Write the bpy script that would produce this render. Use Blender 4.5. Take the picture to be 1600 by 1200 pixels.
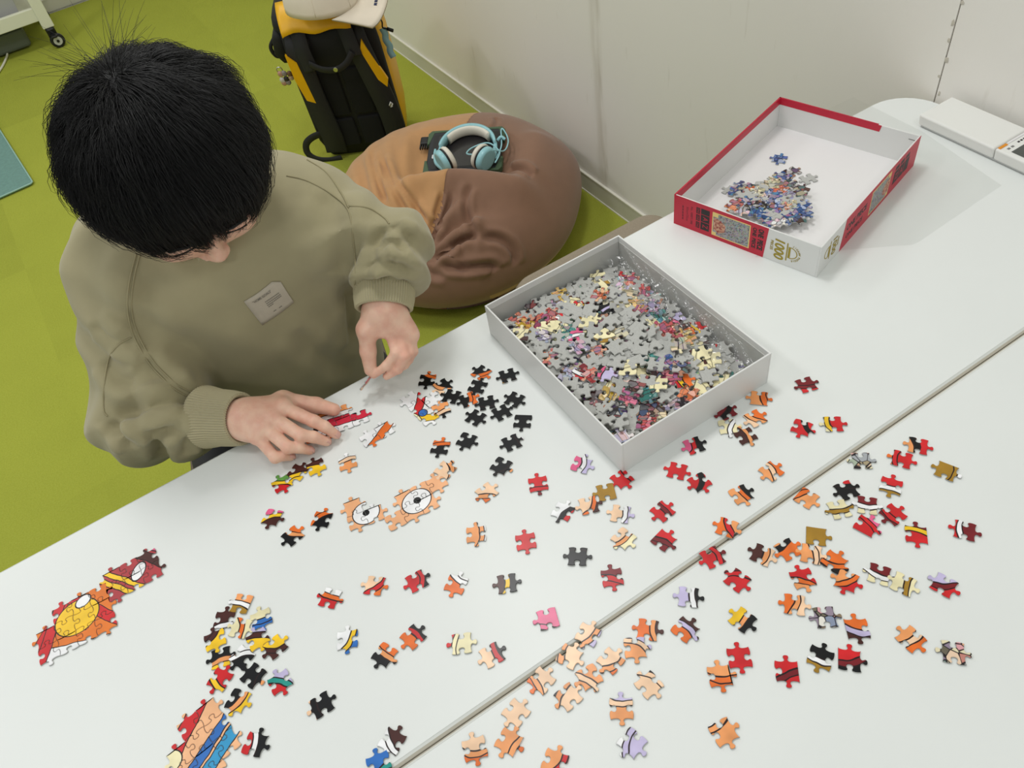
import bpy, bmesh, math, random
import numpy as np
from mathutils import Vector, Matrix, Quaternion
from mathutils.bvhtree import BVHTree

for o in list(bpy.data.objects): bpy.data.objects.remove(o)
SC = bpy.context.scene
COL = SC.collection
random.seed(7); RNG = np.random.default_rng(11)
TZ = 0.70                                   # table top height

# ------------------------------------------------------------------ camera
FPX = 1296.61
CAM = np.array([-0.28305, -0.76095, 1.46003])
YAW, PITCH, ROLL = 0.4331, 0.8325, -0.1891
def _axes():
    f = np.array([math.sin(YAW)*math.cos(PITCH), math.cos(YAW)*math.cos(PITCH), -math.sin(PITCH)])
    r = np.array([math.cos(YAW), -math.sin(YAW), 0.0]); u = np.cross(r, f)
    c, s = math.cos(ROLL), math.sin(ROLL)
    return c*r+s*u, -s*r+c*u, f
CR, CU, CF = _axes()
cam = bpy.data.cameras.new('camera'); camo = bpy.data.objects.new('camera', cam); COL.objects.link(camo)
cam.sensor_fit = 'HORIZONTAL'; cam.sensor_width = 36.0; cam.lens = FPX*36.0/1600.0
cam.clip_start = 0.05; cam.clip_end = 60
M = Matrix.Identity(4)
for i in range(3):
    M[i][0] = CR[i]; M[i][1] = CU[i]; M[i][2] = -CF[i]; M[i][3] = CAM[i]
camo.matrix_world = M
SC.camera = camo
def ray(x, y): return CF + CR*(x-800)/FPX - CU*(y-600)/FPX
def onz(x, y, z):
    d = ray(x, y); return CAM + d*((z-CAM[2])/d[2])
def atdep(x, y, t): return CAM + ray(x, y)*t

# ------------------------------------------------------------------ world + ceiling lights
w = bpy.data.worlds.new('world'); SC.world = w; w.use_nodes = True
bg = w.node_tree.nodes['Background']; bg.inputs[0].default_value = (0.95, 1.0, 0.97, 1); bg.inputs[1].default_value = 0.60
def area(name, loc, sx, sy, e, col=(1, 0.992, 0.97)):
    l = bpy.data.lights.new(name, 'AREA'); l.shape = 'RECTANGLE'; l.size = sx; l.size_y = sy; l.energy = e; l.color = col
    o = bpy.data.objects.new(name, l); COL.objects.link(o); o.location = loc
    return o
area('ceiling_light', (0.20, 0.45, 2.60), 0.35, 0.35, 16)
area('ceiling_light', (-1.45, 0.45, 2.60), 0.35, 0.35, 14)
area('ceiling_light', (0.15, 2.30, 2.60), 0.35, 0.35, 14)
area('ceiling_light', (-1.45, 2.30, 2.60), 0.35, 0.35, 16)
area('ceiling_light', (-1.45, -1.40, 2.60), 0.35, 0.35, 12)
area('ceiling_light', (0.20, -1.40, 2.60), 0.35, 0.35, 7.5)
SC.view_settings.view_transform = 'Standard'; SC.view_settings.look = 'None'
SC.view_settings.exposure = -0.46; SC.view_settings.gamma = 1.0; SC.view_settings.use_curve_mapping = False

# ------------------------------------------------------------------ helpers
def s2l(c):
    c = c/255.0
    return c/12.92 if c <= 0.04045 else ((c+0.055)/1.055)**2.4
def rgb(r, g, b): return (s2l(r), s2l(g), s2l(b), 1.0)

def mat(name, col, rough=0.6, metal=0.0, noise=0.0, nscale=20.0, bump=0.0, bscale=200.0, spec=0.5,
        coat=0.0, sheen=0.0, trans=0.0, alpha=1.0, col2=None, bdist=0.001, sss=0.0):
    m = bpy.data.materials.new(name); m.use_nodes = True
    nt = m.node_tree; b = nt.nodes['Principled BSDF']
    b.inputs['Base Color'].default_value = col; b.inputs['Roughness'].default_value = rough
    b.inputs['Metallic'].default_value = metal; b.inputs['Specular IOR Level'].default_value = spec
    b.inputs['Coat Weight'].default_value = coat; b.inputs['Sheen Weight'].default_value = sheen
    b.inputs['Transmission Weight'].default_value = trans; b.inputs['Alpha'].default_value = alpha
    if sss:
        b.inputs['Subsurface Weight'].default_value = sss; b.inputs['Subsurface Scale'].default_value = 0.006
        b.inputs['Subsurface Radius'].default_value = (1.0, 0.35, 0.2)
    if noise or bump: tc = nt.nodes.new('ShaderNodeTexCoord')
    if noise:
        n = nt.nodes.new('ShaderNodeTexNoise'); n.inputs['Scale'].default_value = nscale; n.inputs['Detail'].default_value = 4
        nt.links.new(tc.outputs['Object'], n.inputs['Vector'])
        mx = nt.nodes.new('ShaderNodeMix'); mx.data_type = 'RGBA'
        c2 = col2 if col2 else tuple(min(1, v*(1-noise)) for v in col[:3])+(1,)
        mx.inputs[6].default_value = col; mx.inputs[7].default_value = c2
        mr = nt.nodes.new('ShaderNodeMapRange'); mr.inputs[1].default_value = 0.35; mr.inputs[2].default_value = 0.65
        nt.links.new(n.outputs['Fac'], mr.inputs[0]); nt.links.new(mr.outputs[0], mx.inputs[0])
        nt.links.new(mx.outputs[2], b.inputs['Base Color'])
    if bump:
        n2 = nt.nodes.new('ShaderNodeTexNoise'); n2.inputs['Scale'].default_value = bscale; n2.inputs['Detail'].default_value = 3
        nt.links.new(tc.outputs['Object'], n2.inputs['Vector'])
        bp = nt.nodes.new('ShaderNodeBump'); bp.inputs['Strength'].default_value = bump; bp.inputs['Distance'].default_value = bdist
        nt.links.new(n2.outputs['Fac'], bp.inputs['Height']); nt.links.new(bp.outputs[0], b.inputs['Normal'])
    return m

def link(o, parent=None):
    COL.objects.link(o)
    if parent is not None: o.parent = parent
    return o
def obj(name, me, m=None, parent=None, smooth=False):
    o = bpy.data.objects.new(name, me); link(o, parent)
    if m is not None and len(me.materials) == 0: me.materials.append(m)
    if smooth:
        for p in me.polygons: p.use_smooth = True
    return o
def mesh(name, v, f):
    me = bpy.data.meshes.new(name); me.from_pydata([tuple(float(c) for c in x) for x in v], [], f); me.update(); return me
def bm2me(bm, name='mesh'):
    me = bpy.data.meshes.new(name); bm.to_mesh(me); bm.free(); return me
def tag(o, label=None, cat=None, group=None, kind=None):
    if label: o['label'] = label
    if cat: o['category'] = cat
    if group: o['group'] = group
    if kind: o['kind'] = kind
    return o
def thing(name, label, cat, loc=(0, 0, 0), group=None, rot=None):
    o = bpy.data.objects.new(name, None); COL.objects.link(o); o.location = loc; o.empty_display_size = 0.05
    if rot is not None: o.rotation_euler = rot
    return tag(o, label, cat, group)
def add_box(bm, x0, x1, y0, y1, z0, z1, bev=0.0, seg=2):
    r = bmesh.ops.create_cube(bm, size=1.0)
    for v in r['verts']:
        v.co = Vector(((x0+x1)/2+v.co.x*(x1-x0), (y0+y1)/2+v.co.y*(y1-y0), (z0+z1)/2+v.co.z*(z1-z0)))
    if bev:
        es = list({e for v in r['verts'] for e in v.link_edges})
        bmesh.ops.bevel(bm, geom=es, offset=bev, segments=seg, profile=0.5, affect='EDGES')
def box(name, x0, x1, y0, y1, z0, z1, m, parent=None, bev=0.0, seg=2, smooth=False):
    bm = bmesh.new(); add_box(bm, x0, x1, y0, y1, z0, z1, bev, seg)
    return obj(name, bm2me(bm), m, parent, smooth)
def cyl(name, p0, p1, r0, r1, m, parent=None, n=16, smooth=True, bev=0.0):
    p0 = Vector(p0); p1 = Vector(p1); d = p1-p0
    bm = bmesh.new(); bmesh.ops.create_cone(bm, cap_ends=True, segments=n, radius1=r0, radius2=r1, depth=d.length)
    if bev:
        es = [e for e in bm.edges if len(e.link_faces) == 2 and any(len(f.verts) > 4 for f in e.link_faces)]
        bmesh.ops.bevel(bm, geom=es, offset=bev, segments=2, profile=0.5, affect='EDGES')
    q = d.to_track_quat('Z', 'Y')
    bmesh.ops.transform(bm, matrix=Matrix.Translation((p0+p1)/2) @ q.to_matrix().to_4x4(), verts=bm.verts)
    o = obj(name, bm2me(bm), m, parent)
    if smooth:
        for p in o.data.polygons: p.use_smooth = len(p.vertices) <= 4
    return o
def catmull(pts, sub=8, closed=False):
    P = [np.array(p, float) for p in pts]; n = len(P); out = []
    rng = range(n if closed else n-1)
    for i in rng:
        if closed: a, b, c, d = P[(i-1) % n], P[i], P[(i+1) % n], P[(i+2) % n]
        else: a, b, c, d = P[max(i-1, 0)], P[i], P[i+1], P[min(i+2, n-1)]
        for k in range(sub):
            t = k/sub
            out.append(0.5*((2*b)+(-a+c)*t+(2*a-5*b+4*c-d)*t*t+(-a+3*b-3*c+d)*t**3))
    if not closed: out.append(P[-1])
    return out
def sweep(pts, prof, closed=False, caps=True, upv=(0, 0, 1), scales=None):
    """sweep a closed 2D profile along pts; prof x = side, y = up"""
    P = [Vector(p) for p in pts]; n = len(P); V = []; Fc = []; k = len(prof)
    up = Vector(upv); prev = None
    for i in range(n):
        if closed: t = (P[(i+1) % n]-P[i-1]).normalized()
        else: t = (P[min(i+1, n-1)]-P[max(i-1, 0)]).normalized()
        s = t.cross(up)
        if s.length < 1e-4: s = prev if prev else t.orthogonal()
        s.normalize()
        if prev and s.dot(prev) < 0: s = -s
        prev = s; u = s.cross(t).normalized()
        sc = scales[i] if scales is not None else 1.0
        for (a, b) in prof: V.append(P[i]+s*a*sc+u*b*sc)
    for i in range(n if closed else n-1):
        j = (i+1) % n
        for q in range(k):
            r = (q+1) % k
            Fc.append((i*k+q, i*k+r, j*k+r, j*k+q))
    if caps and not closed:
        Fc.append(tuple(range(k))[::-1]); Fc.append(tuple((n-1)*k+q for q in range(k)))
    return V, Fc
def circ(r, n=8, ry=None): 
    ry = r if ry is None else ry
    return [(r*math.cos(2*math.pi*i/n), ry*math.sin(2*math.pi*i/n)) for i in range(n)]
def tube(name, pts, r, m, parent=None, n=8, closed=False, scales=None, prof=None, upv=(0, 0, 1)):
    v, f = sweep(pts, prof or circ(r, n), closed, True, upv, scales)
    me = mesh(name, v, f)
    bm = bmesh.new(); bm.from_mesh(me); bmesh.ops.recalc_face_normals(bm, faces=bm.faces); bm.to_mesh(me); bm.free()
    return obj(name, me, m, parent, True)
def prism(name, poly, z0, z1, m, parent=None, bev=0.0, seg=2):
    bm = bmesh.new(); vs = [bm.verts.new((p[0], p[1], z0)) for p in poly]; f = bm.faces.new(vs)
    r = bmesh.ops.extrude_face_region(bm, geom=[f]); vv = [g for g in r['geom'] if isinstance(g, bmesh.types.BMVert)]
    bmesh.ops.translate(bm, verts=vv, vec=(0, 0, z1-z0))
    bmesh.ops.recalc_face_normals(bm, faces=bm.faces)
    if bev:
        es = [e for e in bm.edges if abs(e.verts[0].co.z-e.verts[1].co.z) < 1e-7]
        bmesh.ops.bevel(bm, geom=es, offset=bev, segments=seg, profile=0.5, affect='EDGES')
    return obj(name, bm2me(bm), m, parent)
def rrect(x0, x1, y0, y1, r, n=6):
    """rounded rectangle; r is one radius or four (x0y0, x1y0, x1y1, x0y1)"""
    rr = [r]*4 if not isinstance(r, (list, tuple)) else r
    out = []
    for (cx, cy, sx, sy, a0), q in zip(((x0, y0, 1, 1, 180), (x1, y0, -1, 1, 270), (x1, y1, -1, -1, 0), (x0, y1, 1, -1, 90)), rr):
        if q <= 0: out.append((cx, cy)); continue
        for i in range(n+1):
            a = math.radians(a0+90*i/n); out.append((cx+sx*q+q*math.cos(a), cy+sy*q+q*math.sin(a)))
    return out
def text_mesh(s, size, font=None, shear=0.0, xs=1.0, bold=0.0, align='CENTER', extr=0.0001):
    c = bpy.data.curves.new('lettering', 'FONT'); c.body = s; c.size = size; c.align_x = align; c.align_y = 'CENTER'
    c.shear = shear; c.offset = bold; c.extrude = extr; c.resolution_u = 3
    o = bpy.data.objects.new('lettering', c); COL.objects.link(o)
    dg = bpy.context.evaluated_depsgraph_get(); dg.update()
    me = bpy.data.meshes.new_from_object(o.evaluated_get(dg))
    bpy.data.objects.remove(o); bpy.data.curves.remove(c)
    if xs != 1.0: me.transform(Matrix.Diagonal((xs, 1, 1, 1)))
    return me
def frame(o, origin, x, y):
    """place object so its local x,y axes follow two (near) orthogonal world directions"""
    x = Vector(x).normalized(); y = Vector(y); y = (y-x*y.dot(x)).normalized(); z = x.cross(y)
    m = Matrix.Identity(4)
    for i in range(3): m[i][0] = x[i]; m[i][1] = y[i]; m[i][2] = z[i]; m[i][3] = origin[i]
    o.matrix_local = m
    return o

# ------------------------------------------------------------------ SDF surface nets (organic shapes)
def vlen(a): return np.sqrt((a*a).sum(-1))
def sd_cone(P, a, b, ra, rb):
    a = np.array(a, float); b = np.array(b, float); ab = b-a
    t = np.clip(((P-a)@ab)/(ab@ab), 0, 1)
    return vlen(P-(a+t[..., None]*ab))-(ra+(rb-ra)*t)
def sd_ell(P, c, ax, R=None):
    q = P-np.array(c, float)
    if R is not None: q = q@np.array(R, float).T
    ax = np.array(ax, float); k0 = vlen(q/ax); k1 = vlen(q/(ax*ax))
    return k0*(k0-1.0)/np.maximum(k1, 1e-9)
def smin(a, b, k):
    h = np.clip(0.5+0.5*(b-a)/k, 0, 1)
    return b+(a-b)*h-k*h*(1-h)
def smax(a, b, k): return -smin(-a, -b, k)
def wob(P, sc, seed, n=7):
    r = np.random.default_rng(seed); out = 0
    for i in range(n):
        d = r.normal(size=3); d /= np.linalg.norm(d)
        out = out+np.sin((P@d)*sc*r.uniform(0.6, 1.6)+r.uniform(0, 6.28))
    return out/math.sqrt(n)
def surfnet(fn, lo, hi, h):
    lo = np.array(lo, float); hi = np.array(hi, float)
    n = np.ceil((hi-lo)/h).astype(int)+1
    g = [lo[i]+h*np.arange(n[i]) for i in range(3)]
    X = np.stack(np.meshgrid(*g, indexing='ij'), -1)
    D = np.empty(X.shape[:3], np.float64)
    for i in range(0, n[0], 16): D[i:i+16] = fn(X[i:i+16])
    cn = n-1
    acc = np.zeros(tuple(cn)+(3,)); cnt = np.zeros(tuple(cn))
    cs = lambda o: tuple(slice(o[i], o[i]+cn[i]) for i in range(3))
    corners = [(i, j, k) for i in (0, 1) for j in (0, 1) for k in (0, 1)]
    for a in corners:
        for ax in range(3):
            if a[ax]: continue
            b = list(a); b[ax] = 1
            da = D[cs(a)]; db = D[cs(b)]
            m = (da < 0) != (db < 0)
            t = np.where(m, da/np.where(m, da-db, 1), 0)
            for q in range(3):
                acc[..., q] += np.where(m, a[q]+(t if q == ax else 0), 0)
            cnt += m
    act = cnt > 0
    idx = -np.ones(tuple(cn), int); ii = np.argwhere(act); idx[act] = np.arange(len(ii))
    V = lo+h*(ii+acc[act]/cnt[act][:, None])
    Fs = []
    for ax in range(3):
        u, v = (ax+1) % 3, (ax+2) % 3
        sl0 = [slice(None)]*3; sl1 = [slice(None)]*3
        sl0[ax] = slice(0, n[ax]-1); sl1[ax] = slice(1, n[ax])
        m = (D[tuple(sl0)] < 0) != (D[tuple(sl1)] < 0); neg = D[tuple(sl0)] < 0
        e = np.argwhere(m)
        ok = (e[:, u] > 0) & (e[:, v] > 0) & (e[:, u] < cn[u]) & (e[:, v] < cn[v]); e = e[ok]
        s = neg[tuple(e.T)]
        def c(du, dv):
            q = e.copy(); q[:, u] -= du; q[:, v] -= dv; return idx[tuple(q.T)]
        Q = np.stack([c(1, 1), c(0, 1), c(0, 0), c(1, 0)], -1)
        Q[~s] = Q[~s][:, ::-1]; Fs.append(Q)
    return V, np.concatenate(Fs)
def npmesh(name, V, F):
    me = bpy.data.meshes.new(name); n = F.shape[1]
    me.vertices.add(len(V)); me.vertices.foreach_set('co', np.asarray(V, np.float32).ravel())
    me.loops.add(F.size); me.loops.foreach_set('vertex_index', F.astype(np.int32).ravel())
    me.polygons.add(len(F)); me.polygons.foreach_set('loop_start', np.arange(0, F.size, n, dtype=np.int32))
    me.polygons.foreach_set('loop_total', np.full(len(F), n, np.int32))
    me.polygons.foreach_set('use_smooth', np.ones(len(F), bool))
    me.update(calc_edges=True); me.validate(); return me

def vnormals(V, F):
    V = np.asarray(V, float); F = np.asarray(F); n = np.cross(V[F[:, 2]]-V[F[:, 0]], V[F[:, 3]]-V[F[:, 1]]); N = np.zeros_like(V)
    for k in range(4): np.add.at(N, F[:, k], n)
    return N/(np.linalg.norm(N, axis=1, keepdims=True)+1e-12)
def crease(V, N, tree, px_pts, amp, wd, sub=6):
    """press a cloth crease with rolled-up shoulders along a line that lies on the cloth"""
    L = []
    for p in catmull([np.array([a, b_, 0.0]) for a, b_ in px_pts], sub):
        h = tree.ray_cast(Vector(CAM), Vector(ray(p[0], p[1])).normalized())
        if h[0] is not None: L.append(tuple(h[0]))
    L = [l for i, l in enumerate(L) if i == 0 or np.linalg.norm(np.array(l)-np.array(L[i-1])) < 0.06]
    if len(L) < 3: return V
    L = np.array(L); V = V.copy()
    sel = np.where(((V > L.min(0)-5*wd) & (V < L.max(0)+5*wd)).all(1))[0]
    if len(sel) == 0: return V
    best = np.full(len(sel), 9.0); bt = np.zeros(len(sel))
    for i in range(len(L)-1):
        a, b_ = L[i], L[i+1]; ab = b_-a; t = np.clip(((V[sel]-a)@ab)/(ab@ab+1e-12), 0, 1); d = np.linalg.norm(V[sel]-(a+t[:, None]*ab), axis=1)
        m = d < best; best[m] = d[m]; bt[m] = (i+t[m])/(len(L)-1)
    fade = np.clip(np.minimum(bt, 1-bt)*5, 0, 1); fade = fade*fade*(3-2*fade)
    disp = -amp*np.exp(-(best/wd)**2)+0.55*amp*np.exp(-((best-2.1*wd)/(1.1*wd))**2)
    V[sel] += N[sel]*(disp*fade)[:, None]
    return V
# ------------------------------------------------------------------ materials
M_white = mat('white_laminate', rgb(226, 229, 227), 0.42, noise=0.02, nscale=6, bump=0.02, bscale=900, bdist=0.0003)
M_band = mat('white_edge_band', rgb(218, 220, 216), 0.4, bump=0.01)
M_gap = mat('taupe_edge_band', rgb(196, 191, 178), 0.55, bump=0.02)
M_steel = mat('grey_painted_steel', rgb(150, 152, 152), 0.4, 0.6, bump=0.01)
M_dark = mat('black_plastic', rgb(20, 20, 22), 0.4, bump=0.02)
M_taupe = mat('taupe_upholstery', rgb(150, 138, 120), 0.85, noise=0.1, nscale=300, bump=0.3, bscale=900)
M_card = mat('white_card', rgb(226, 224, 224), 0.6, bump=0.02, bscale=500)
M_cardw = mat('white_coated_card', rgb(222, 222, 220), 0.42, bump=0.02, bscale=500)
M_red = mat('red_printed_card', rgb(190, 22, 52), 0.42, bump=0.02, bscale=500)
M_gold = mat('gold_print', rgb(158, 138, 20), 0.45, noise=0.05)
M_ink = mat('black_ink', rgb(30, 24, 26), 0.5, noise=0.05)
M_inkred = mat('dark_red_ink', rgb(105, 18, 36), 0.5, noise=0.05)

# carpet: per tile tone
M_carpet = bpy.data.materials.new('green_carpet'); M_carpet.use_nodes = True
nt = M_carpet.node_tree; b = nt.nodes['Principled BSDF']; b.inputs['Roughness'].default_value = 0.95; b.inputs['Specular IOR Level'].default_value = 0.1
tc = nt.nodes.new('ShaderNodeTexCoord'); oi = nt.nodes.new('ShaderNodeObjectInfo')
n1 = nt.nodes.new('ShaderNodeTexNoise'); n1.inputs['Scale'].default_value = 260; n1.inputs['Detail'].default_value = 5
n3 = nt.nodes.new('ShaderNodeTexNoise'); n3.inputs['Scale'].default_value = 5; n3.inputs['Detail'].default_value = 4
nt.links.new(tc.outputs['Object'], n1.inputs['Vector']); nt.links.new(tc.outputs['Object'], n3.inputs['Vector'])
mx = nt.nodes.new('ShaderNodeMix'); mx.data_type = 'RGBA'; mx.inputs[6].default_value = rgb(148, 154, 52); mx.inputs[7].default_value = rgb(172, 178, 76)
nt.links.new(n1.outputs['Fac'], mx.inputs[0])
hsv = nt.nodes.new('ShaderNodeHueSaturation'); nt.links.new(mx.outputs[2], hsv.inputs['Color'])
ma = nt.nodes.new('ShaderNodeMath'); ma.operation = 'MULTIPLY_ADD'; ma.inputs[1].default_value = 0.10; ma.inputs[2].default_value = 0.93
nt.links.new(oi.outputs['Random'], ma.inputs[0])
mb = nt.nodes.new('ShaderNodeMath'); mb.operation = 'MULTIPLY_ADD'; mb.inputs[1].default_value = 0.16
nt.links.new(n3.outputs['Fac'], mb.inputs[0]); 
mc = nt.nodes.new('ShaderNodeMath'); mc.operation = 'ADD'; mc.inputs[1].default_value = -0.08; nt.links.new(ma.outputs[0], mc.inputs[0])
nt.links.new(mc.outputs[0], mb.inputs[2]); nt.links.new(mb.outputs[0], hsv.inputs['Value'])
nt.links.new(hsv.outputs[0], b.inputs['Base Color'])
bp = nt.nodes.new('ShaderNodeBump'); bp.inputs['Strength'].default_value = 0.5; bp.inputs['Distance'].default_value = 0.003
nt.links.new(n1.outputs['Fac'], bp.inputs['Height']); nt.links.new(bp.outputs[0], b.inputs['Normal'])

# painted wall with faint smudges
M_wall = bpy.data.materials.new('wall_paint'); M_wall.use_nodes = True
nt = M_wall.node_tree; b = nt.nodes['Principled BSDF']; b.inputs['Roughness'].default_value = 0.7
tc = nt.nodes.new('ShaderNodeTexCoord')
n1 = nt.nodes.new('ShaderNodeTexNoise'); n1.inputs['Scale'].default_value = 2.2; n1.inputs['Detail'].default_value = 6
n2 = nt.nodes.new('ShaderNodeTexNoise'); n2.inputs['Scale'].default_value = 420; n2.inputs['Detail'].default_value = 3
n4 = nt.nodes.new('ShaderNodeTexNoise'); n4.inputs['Scale'].default_value = 14; n4.inputs['Detail'].default_value = 6
mp = nt.nodes.new('ShaderNodeMapping'); mp.inputs['Scale'].default_value = (1, 3.0, 0.5)
nt.links.new(tc.outputs['Object'], n1.inputs['Vector']); nt.links.new(tc.outputs['Object'], n2.inputs['Vector'])
nt.links.new(tc.outputs['Object'], mp.inputs['Vector']); nt.links.new(mp.outputs[0], n4.inputs['Vector'])
mx = nt.nodes.new('ShaderNodeMix'); mx.data_type = 'RGBA'; mx.inputs[6].default_value = rgb(238, 235, 230); mx.inputs[7].default_value = rgb(231, 228, 221)
nt.links.new(n1.outputs['Fac'], mx.inputs[0])
mr = nt.nodes.new('ShaderNodeMapRange'); mr.inputs[1].default_value = 0.66; mr.inputs[2].default_value = 0.8; mr.inputs[4].default_value = 0.35
nt.links.new(n4.outputs['Fac'], mr.inputs[0])
mx2 = nt.nodes.new('ShaderNodeMix'); mx2.data_type = 'RGBA'; mx2.inputs[7].default_value = rgb(186, 178, 162)
sp = nt.nodes.new('ShaderNodeSeparateXYZ'); nt.links.new(tc.outputs['Object'], sp.inputs[0])
def _m(op, a, b_):
    q = nt.nodes.new('ShaderNodeMath'); q.operation = op
    for i, v in enumerate((a, b_)):
        if isinstance(v, (int, float)): q.inputs[i].default_value = v
        else: nt.links.new(v, q.inputs[i])
    return q.outputs[0]
ys_ = _m('ADD', _m('SUBTRACT', sp.outputs[1], 0.865), _m('MULTIPLY', _m('SUBTRACT', n4.outputs['Fac'], 0.5), 0.05))
ga = _m('POWER', 2.718, _m('MULTIPLY', _m('MULTIPLY', ys_, ys_), -3500.0))
sc_ = _m('MULTIPLY', ga, _m('MULTIPLY', n4.outputs['Fac'], 0.85))
nt.links.new(_m('MAXIMUM', mr.outputs[0], sc_), mx2.inputs[0]); nt.links.new(mx.outputs[2], mx2.inputs[6]); nt.links.new(mx2.outputs[2], b.inputs['Base Color'])
bp = nt.nodes.new('ShaderNodeBump'); bp.inputs['Strength'].default_value = 0.12; bp.inputs['Distance'].default_value = 0.001
nt.links.new(n2.outputs['Fac'], bp.inputs['Height']); nt.links.new(bp.outputs[0], b.inputs['Normal'])
M_base = mat('grey_green_baseboard', rgb(208, 206, 194), 0.5, noise=0.05, nscale=8)
M_trimw = mat('pale_trim', rgb(222, 220, 206), 0.5, bump=0.01)
M_plaster = mat('exposed_plaster', rgb(206, 200, 187), 0.9, noise=0.25, nscale=60, bump=0.5, bscale=120)

# ------------------------------------------------------------------ room
XW = 0.866; YB = 3.82
flo = tag(box('floor', -4.5, XW+0.1, -3.0, YB+0.1, -0.06, -0.008, mat('floor_screed', rgb(90, 100, 30), 0.9, noise=0.1)), kind='structure')
flo['label'] = 'green carpet tile floor of the room'
bm = bmesh.new(); add_box(bm, -0.25, 0.25, -0.25, 0.25, -0.008, 0.0); tile_me = bm2me(bm, 'carpet_tile'); tile_me.materials.append(M_carpet)
for i in range(-8, 3):
    for j in range(0, 8):
        o = bpy.data.objects.new('carpet_tile', tile_me); link(o, flo)
        x = 0.61+(i-2)*0.5+0.0; y = 0.05+j*0.5
        o.location = (x, y, 0); o.rotation_euler = (0, 0, (math.pi/2)*((i+j) % 2))
box('carpet_tile', XW-0.007, XW+0.02, -1, YB, -0.008, -0.001, M_carpet, flo)
# right wall: two sheets meeting at a joint
YS = -0.053
wr = tag(box('wall_right', XW, XW+0.12, YS+0.0012, YB+0.1, -0.06, 2.7, M_wall), 'pale grey-beige painted wall behind the bean bag', None, None, 'structure')
wr2 = tag(box('wall_right', XW, XW+0.12, -3.0, YS-0.0012, -0.06, 2.7, M_wall), 'pale wall sheet behind the remote control', None, None, 'structure')
box('joint', XW+0.003, XW+0.11, YS-0.0012, YS+0.0012, -0.06, 2.7, mat('joint_filler', rgb(120, 112, 98), 0.9, bump=0.3), wr)
for k in range(7):                                   # flaked paint beside the joint
    z = TZ+0.012+0.028*k+random.uniform(-0.008, 0.008); sy = random.uniform(0.002, 0.005); sz = random.uniform(0.002, 0.007)
    y = YS+random.choice((-1, 1))*random.uniform(0.002, 0.006)
    poly = [(math.cos(a)*sy*random.uniform(0.6, 1.2), math.sin(a)*sz*random.uniform(0.6, 1.2)) for a in np.linspace(0, 2*math.pi, 9)[:-1]]
    o = prism('paint_flake', poly, 0, 0.0003, M_plaster, wr); frame(o, (XW-0.0001, y, z), (0, -1, 0), (0, 0, 1))
bb = tag(box('baseboard_right', XW-0.006, XW-0.0001, -1.0, YB, 0.003, 0.056, M_base), None, None, None, 'structure')
box('trim', XW-0.0075, XW-0.0001, -1.0, YB, 0.056, 0.0605, M_trimw, bb)
box('trim', XW-0.0085, XW-0.0001, -1.0, YB, 0.0, 0.0035, M_trimw, bb)
wb = tag(box('wall_back', -4.5, XW, YB, YB+0.12, -0.06, 2.7, M_wall), 'grey wall at the far end of the room', None, None, 'structure')
bb = tag(box('baseboard_back', -4.5, XW-0.01, YB-0.006, YB-0.0001, 0.003, 0.056, M_base), None, None, None, 'structure')
box('trim', -4.5, XW-0.01, YB-0.0075, YB-0.0001, 0.056, 0.0605, M_trimw, bb)

# ------------------------------------------------------------------ tables
def table(name, label, x0, x1, y0, y1, rads):
    t = thing(name, label, 'table', ((x0+x1)/2, (y0+y1)/2, 0)); ox, oy = (x0+x1)/2, (y0+y1)/2
    outer = rrect(x0-ox, x1-ox, y0-oy, y1-oy, rads, 8)
    ins = 0.0022; bq = 0.0021
    bump_ = rrect(x0-ox-bq, x1-ox+bq, y0-oy-bq, y1-oy+bq, [r+bq for r in rads], 8)
    inner = rrect(x0-ox+ins, x1-ox-ins, y0-oy+ins, y1-oy-ins, [max(r-ins, 0.0) for r in rads], 8)
    prism('table_top', inner, TZ-0.024, TZ, M_white, t, 0.0004, 1)
    # edge band: ring round the top
    n = len(outer); m2 = len(inner)
    V = []; F = []
    rings = [(inner, TZ-0.0002), (inner, TZ-0.0004), (outer, TZ-0.0016), (bump_, TZ-0.0040), (bump_, TZ-0.021), (inner, TZ-0.0245)]
    for pl, z in rings: V += [(p[0], p[1], z) for p in pl]
    for r in range(len(rings)-1):
        for i in range(n):
            j = (i+1) % n; F.append((r*n+i, r*n+j, (r+1)*n+j, (r+1)*n+i))
    me = mesh('edge_band', V, F); me.materials.append(M_band); me.materials.append(M_gap)
    for q, p in enumerate(me.polygons): p.material_index = 1 if q >= 2*n else 0
    obj('edge_band', me, None, t)
    hx = (x1-x0)/2; hy = (y1-y0)/2
    box('apron', -hx+0.12, hx-0.12, -0.015, 0.015, TZ-0.065, TZ-0.024, M_steel, t, 0.003)
    for sx in (-1, 1):
        xx = sx*(hx-0.14)
        box('leg_beam', xx-0.02, xx+0.02, -hy+0.05, hy-0.05, TZ-0.05, TZ-0.024, M_steel, t, 0.004)
        for sy in (-1, 1):
            l = cyl('leg', (xx, sy*(hy-0.08), 0.055), (xx, sy*(hy-0.08), TZ-0.03), 0.016, 0.016, M_steel, t)
            cyl('caster', (xx-0.011, sy*(hy-0.08), 0.025), (xx+0.011, sy*(hy-0.08), 0.025), 0.025, 0.025, M_dark, l, 20, bev=0.004)
            cyl('caster_fork', (xx, sy*(hy-0.08), 0.03), (xx, sy*(hy-0.08), 0.06), 0.013, 0.017, M_dark, l, 12)
    return t
TD = 0.4524
table('meeting_table', 'white tabletop holding the two boxes, nearest the child', -0.94, 0.858, -TD+0.0028, 0.0, [0.012, 0.07, 0.07, 0.012])
table('meeting_table', 'white tabletop in the foreground, nearest the viewer', -0.94, 0.858, -2*TD-0.0028, -TD-0.0028, [0.07, 0.07, 0.012, 0.012])
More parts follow.
